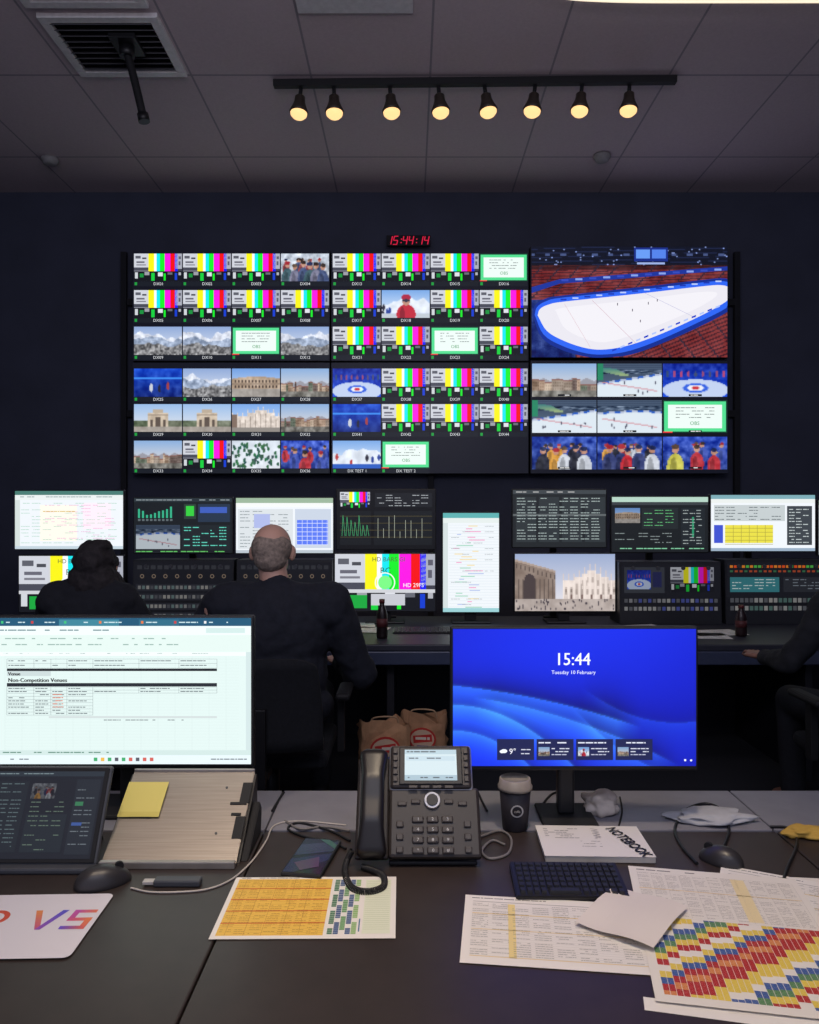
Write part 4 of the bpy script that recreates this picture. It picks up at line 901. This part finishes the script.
# metal sloped stand
def brushed():
    m=mat('brushed_metal',(158,150,142),.38,.85,nscale=8,noise_amt=.14); nt=m.node_tree
    nz=[n for n in nt.nodes if n.type=='TEX_NOISE'][0]; tc=[n for n in nt.nodes if n.type=='TEX_COORD'][0]
    mp=nt.nodes.new('ShaderNodeMapping'); mp.inputs['Scale'].default_value=(1,60,60); nt.links.new(tc.outputs['Object'],mp.inputs[0]); nt.links.new(mp.outputs[0],nz.inputs['Vector']); return m
met=brushed(); lip=mat('lip_metal',(175,168,160),.35,.6)
x0,x1=-.592,-.333; r=root('sloped_metal_stand',((x0+x1)/2,1.495,DESK),'brushed metal sloping tray stand with dark side panel','stand')
hw=(x1-x0)/2; SY,SZ=.185,.122
prism('stand_face',[(0,.006),(.008,0),(SY+.004,SZ-.004),(SY,SZ)],-hw,hw,met,parent=r,bev=.001)
for s in (-1,1): prism('side_panel',[(.012,0),(SY-.004,SZ-.006),(SY+.006,SZ-.008),(SY+.008,0)],s*hw-.004,s*hw+.004,BLK,parent=r,bev=.001)
prism('outer_flange',[(.02,0),(.16,0),(.17,.05),(.15,.07)],hw+.004,hw+.018,BLK2,parent=r,bev=.002)
box('front_lip',(2*hw,.012,.014),(0,-.006,.007),lip,r,.002); box('rear_edge',(2*hw,.006,.01),(0,SY,SZ),lip,r,.002)
sa=math.atan2(SZ,SY)
for t_,w_,h_ in ((.62,.034,.006),(.5,.02,.006)): box('edge_slot',(w_,h_,.003),(hw-.02,SY*t_,.0065+(SZ-.006)*t_),BLK2,r,.0005,rot=(sa,0,0))
for t_ in (.36,.74): box('edge_cutout',(.02,.05,.003),(hw-.009,SY*t_,.0065+(SZ-.006)*t_),BLK2,r,.0005,rot=(sa,0,0))
for (u,t) in ((.8,.8),(.8,.3)): cyl('screw_head',.0025,.002,(-hw+2*hw*u,SY*t,.0065+(SZ-.006)*t),GREY,r,rot=(sa,0,0),seg=14)
c=Cv(0,0,10,10,.084,.084,.0002); c.bg((226,208,110)); c.poly([(.3,8.6),(9.8,8.6),(9.8,9.8),(.3,9.8)],(215,196,96))
t=.66; o=c.build('sticky_note',(-.55,1.495+SY*t-.004,DESK+.006+(SZ-.006)*t+.004),PRINT,rot=(sa,0,.0),flat=True); tag(o,'yellow square sticky note stuck on the metal stand','sticky note')
# papers on desk
def pap(name,ctr,w,h,rz,z,paint,lab,cat='paper',bend=None,px=1000,tilt=(0,0)):
    c=Cv(0,0,w*px,h*px,w,h,.00005); paint(c,w*px,h*px); o=c.build(name,(ctr[0],ctr[1],DESK+z),PRINT,rot=(tilt[0],tilt[1],rz),flat=True,bend=bend); return tag(o,lab,cat)
PW=(236,230,222)
def yellow(c,w,h):
    c.bg(PW); c.rect(8,8,180,200,(240,196,84)); 
    for k in range(34): c.rect(8,12+k*5.6,180,12.6+k*5.6,(205,145,60),0); 
    c.lv+=1
    for k in range(34):
        if k%7==6: c.rect(8,9+k*5.6,180,12.5+k*5.6,(215,112,50),0)
    for k in (22,52,80,112,140): c.rect(k,8,k+.6,200,(190,135,60),0)
    c.lv+=1; table(c,12,14,176,196,5.6,7,(176,126,52),1.1,.8); c.lv+=1
    cc=[(84,130,96),(70,96,140),(110,160,104),(70,96,140),(150,188,120)]
    for i in range(5):
        for k in range(30):
            if not ((k+i*3)%9 in (7,8)): c.rect(186+i*9.6,12+k*6.2,194.4+i*9.6,17.2+k*6.2,cc[i],0)
    c.rect(236,150,238,190,(60,110,150),0); c.rect(242,12,288,196,(226,230,205)); 
    for k in range(26): c.rect(244,20+k*6.5,286,20.6+k*6.5,(165,180,130),0)
    c.words(12,120,3,2,(120,110,100))
pap('printed_schedule',(-.172,1.345),.297,.21,.01,.0015,yellow,'landscape printed schedule with yellow and green table rows')
def sched(c,w,h):
    c.bg(PW); c.words(12,140,8,2.5,(120,116,110)); c.rect(14,20,285,22,(170,165,158)); c.rect(74,26,86,190,(238,214,140),0); c.rect(14,60,285,62,(230,200,120),0); c.rect(14,110,285,111.5,(230,200,120),0); c.rect(14,188,285,189.5,(230,200,120))
    for k in range(26): c.rect(14,31.5+k*6.2,285,31.9+k*6.2,(200,194,186),0)
    c.lv+=1; table(c,14,28,284,184,6.2,8,(135,130,122),1.2,.7)
pap('printed_schedule',(.235,1.262),.297,.21,-.115,.0015,sched,'landscape printed schedule with small table and yellow column')
def a3(c,w,h):
    c.bg((232,225,214)); c.words(14,150,10,3.5,(120,114,108)); 
    table(c,14,24,w-12,h*.42,5.2,11,(155,148,140),1.1,.75); c.lv+=1
    for k in range(32): c.rect(14,22.3+k*5.2,w-12,22.6+k*5.2,(196,188,178),0)
    for i in range(12): c.rect(14+i*(w-26)/11,22,14.4+i*(w-26)/11,h*.43,(196,188,178),0)
    c.rect(w*.6,24,w*.68,h*.42,(240,220,170),0); c.rect(12,h*.2,w-12,h*.205,(230,200,140),0); c.lv+=1
    n=30; cwid=(w-28)/n; rh=3.2; rows=int((h*.56-16)/rh)
    RD=(184,48,44);YE=(234,204,84);BL=(70,98,158);GR=(96,140,92);WH=(238,232,220);OR=(220,140,80)
    seq=[RD,RD,YE,YE,WH,BL,GR,YE,RD,WH,YE,BL,RD,OR]
    for i in range(n):
        off=(i//2)*5+((i//2)%3)*2
        for k in range(rows):
            cc=seq[((k+off)//5)%14]
            if cc is WH: continue
            c.rect(14+i*cwid,h*.44+k*rh,14+(i+1)*cwid-.7,h*.44+(k+1)*rh-.25,cc,0)
    c.lv+=1
ctr=lambda tl,rz,w,h: (tl[0]+math.cos(rz)*w/2+math.sin(rz)*h/2, tl[1]+math.sin(rz)*w/2-math.cos(rz)*h/2)
pap('printed_schedule',ctr((.475,1.475),-.1,.297,.42),.297,.42,-.1,.0006,a3,'large printed schedule under another sheet, coloured cells')
pap('printed_schedule',ctr((.60,1.50),-.45,.297,.21),.297,.21,-.45,.0022,sched,'loose printed schedule sheet, slightly turned')
pap('printed_schedule',ctr((.418,1.492),-.185,.297,.42),.297,.42,-.185,.0036,a3,'large printed schedule with red yellow blue cells')
pap('printed_schedule',(.50,1.04),.36,.03,-.22,.0003,lambda c,w,h:c.bg(PW),'edge of white sheet beneath the schedules')
def nap(c,w,h): c.raster(0,0,w,h,np.ones((12,12,3))*np.array((226,216,206)),True)
o=pap('folded_napkin',(.372,1.30),.13,.16,-.66,.0125,nap,'plain cream folded napkin lying over the schedules','napkin',bend=lambda a,b:.003*math.sin(a*45)+.002*math.cos(b*40))
r=root('notebook',(.372,1.583,DESK),'white notebook with dark lettering on its cover','notebook',None,(0,0,-.03))
box('notebook_pages',(.212,.146,.012),(0,0,.0068),mat('page_edge',(205,198,188),.8),r,.001)
c=Cv(0,0,212,146,.214,.148,.0002); c.bg((226,220,212))
for k in range(6): c.words(14,R.uniform(60,90),16+k*9,2.2,(110,106,104))
for k in range(3): c.words(70,120,76+k*12,1.8,(130,122,118))
c.lv+=1
for k in range(4): c.line([(112,14+k*12),(126,21+k*12),(112,28+k*12)],2.4,(190,185,180))
c.lv+=2
for dx in (0,.8,1.6): c.text(142+dx,16,33,'NOTEBOOK',(30,28,32),'L',rot=-1.25,sx=.76); c.lv+=1
c.build('notebook_cover',(0,0,.0135),PRINT,r,flat=True)
keyboard(Vector((.288,1.42,DESK)),-.02,.2,.115,6,15,'compact black keyboard partly beneath the schedule')
# card
def card(c,w,h):
    n=8; rr=12; pts=[]
    for cx,cy,a0 in ((w-rr,h-rr,0),(rr,h-rr,90),(rr,rr,180),(w-rr,rr,270)):
        for k in range(n+1): a=math.radians(a0+90*k/n); pts.append((cx+rr*math.cos(a),cy+rr*math.sin(a)))
    c.poly(pts,(222,216,222))
    x=w-106; y=h*.28; hh=62
    c.ring(x-66,y+hh*.35,24,9,(205,80,60)); 
    N=8
    def grad(p0,p1,p2,p3,ca,cb):
        for k in range(N):
            f0,f1=k/N,(k+1)/N; L_=lambda A,B_,f:(A[0]+(B_[0]-A[0])*f,A[1]+(B_[1]-A[1])*f)
            c.poly([L_(p0,p3,f0),L_(p1,p2,f0),L_(p1,p2,f1),L_(p0,p3,f1)],tuple(ca[i]+(cb[i]-ca[i])*k/(N-1) for i in range(3)),0)
        c.lv+=1
    grad((x-6,y),(x+5,y),(x+26,y+hh),(x+17,y+hh),(226,140,80),(200,90,130)); grad((x+39,y),(x+50,y),(x+26,y+hh),(x+17,y+hh),(90,80,200),(150,80,180))
    x+=2
    grad((x+58,y),(x+58,y+10),(x+96,y+10),(x+96,y),(190,80,170),(226,120,90)); grad((x+58,y),(x+68,y),(x+66,y+36),(x+56,y+36),(190,80,170),(200,80,140)); grad((x+56,y+26),(x+56,y+36),(x+96,y+36),(x+96,y+26),(205,80,140),(228,130,80)); grad((x+86,y+26),(x+96,y+26),(x+94,y+hh),(x+84,y+hh),(228,130,80),(220,100,90)); grad((x+53,y+hh-10),(x+53,y+hh),(x+94,y+hh),(x+94,y+hh-10),(110,80,200),(220,100,90))
pap('printed_folder',(-.67,1.28),.3,.2,.03,.003,card,'white rounded folder with colourful gradient letters','folder')
# ---------------- lights
def spot(loc,tgt,e,col,size,soft,blend=.6):
    ld=bpy.data.lights.new('ceiling_spot','SPOT'); ld.energy=e; ld.color=col; ld.spot_size=size; ld.shadow_soft_size=soft; ld.spot_blend=blend
    o=new('ceiling_spot',ld,loc); o.rotation_euler=(Vector(tgt)-Vector(loc)).to_track_quat('-Z','Y').to_euler()
spot((.3,.9,4.2),(.2,1.2,.74),180,(1,.8,.56),.62,.12,1)
spot((-.9,.6,4.2),(-.6,1.35,.74),95,(1,.8,.58),.6,.12,1)
def area(loc,tgt,e,col,sx,sy):
    ld=bpy.data.lights.new('lamp_and_fill','AREA'); ld.energy=e; ld.color=col; ld.shape='RECTANGLE'; ld.size=sx; ld.size_y=sy
    o=new('lamp_and_fill',ld,loc); o.rotation_euler=(Vector(tgt)-Vector(loc)).to_track_quat('-Z','Y').to_euler()
area((0,1.0,4.25),(0,1.0,0),14,(1,.9,.82),2,.6)
area((0,-.6,3.7),(0,6.5,2.2),28,(.72,.78,1),3,.8)  # added fill without a fixture, lifts the second row and back wall bluish
area((0,.6,2.9),(0,3.6,4.3),21,(1,.86,.88),3,.6)  # added uplight without a fixture, brightens the ceiling
w=bpy.data.worlds.new('w'); S.world=w; w.use_nodes=True; w.node_tree.nodes['Background'].inputs[0].default_value=(.5,.53,.74,1); w.node_tree.nodes['Background'].inputs[1].default_value=.64
# ---------------- camera
cd=bpy.data.cameras.new('camera'); cd.sensor_fit='VERTICAL'; cd.sensor_height=24; cd.lens=F/1024*24; cd.clip_start=.05
co=new('camera',cd,(0,0,CZ),(math.pi/2,0,0)); S.camera=co
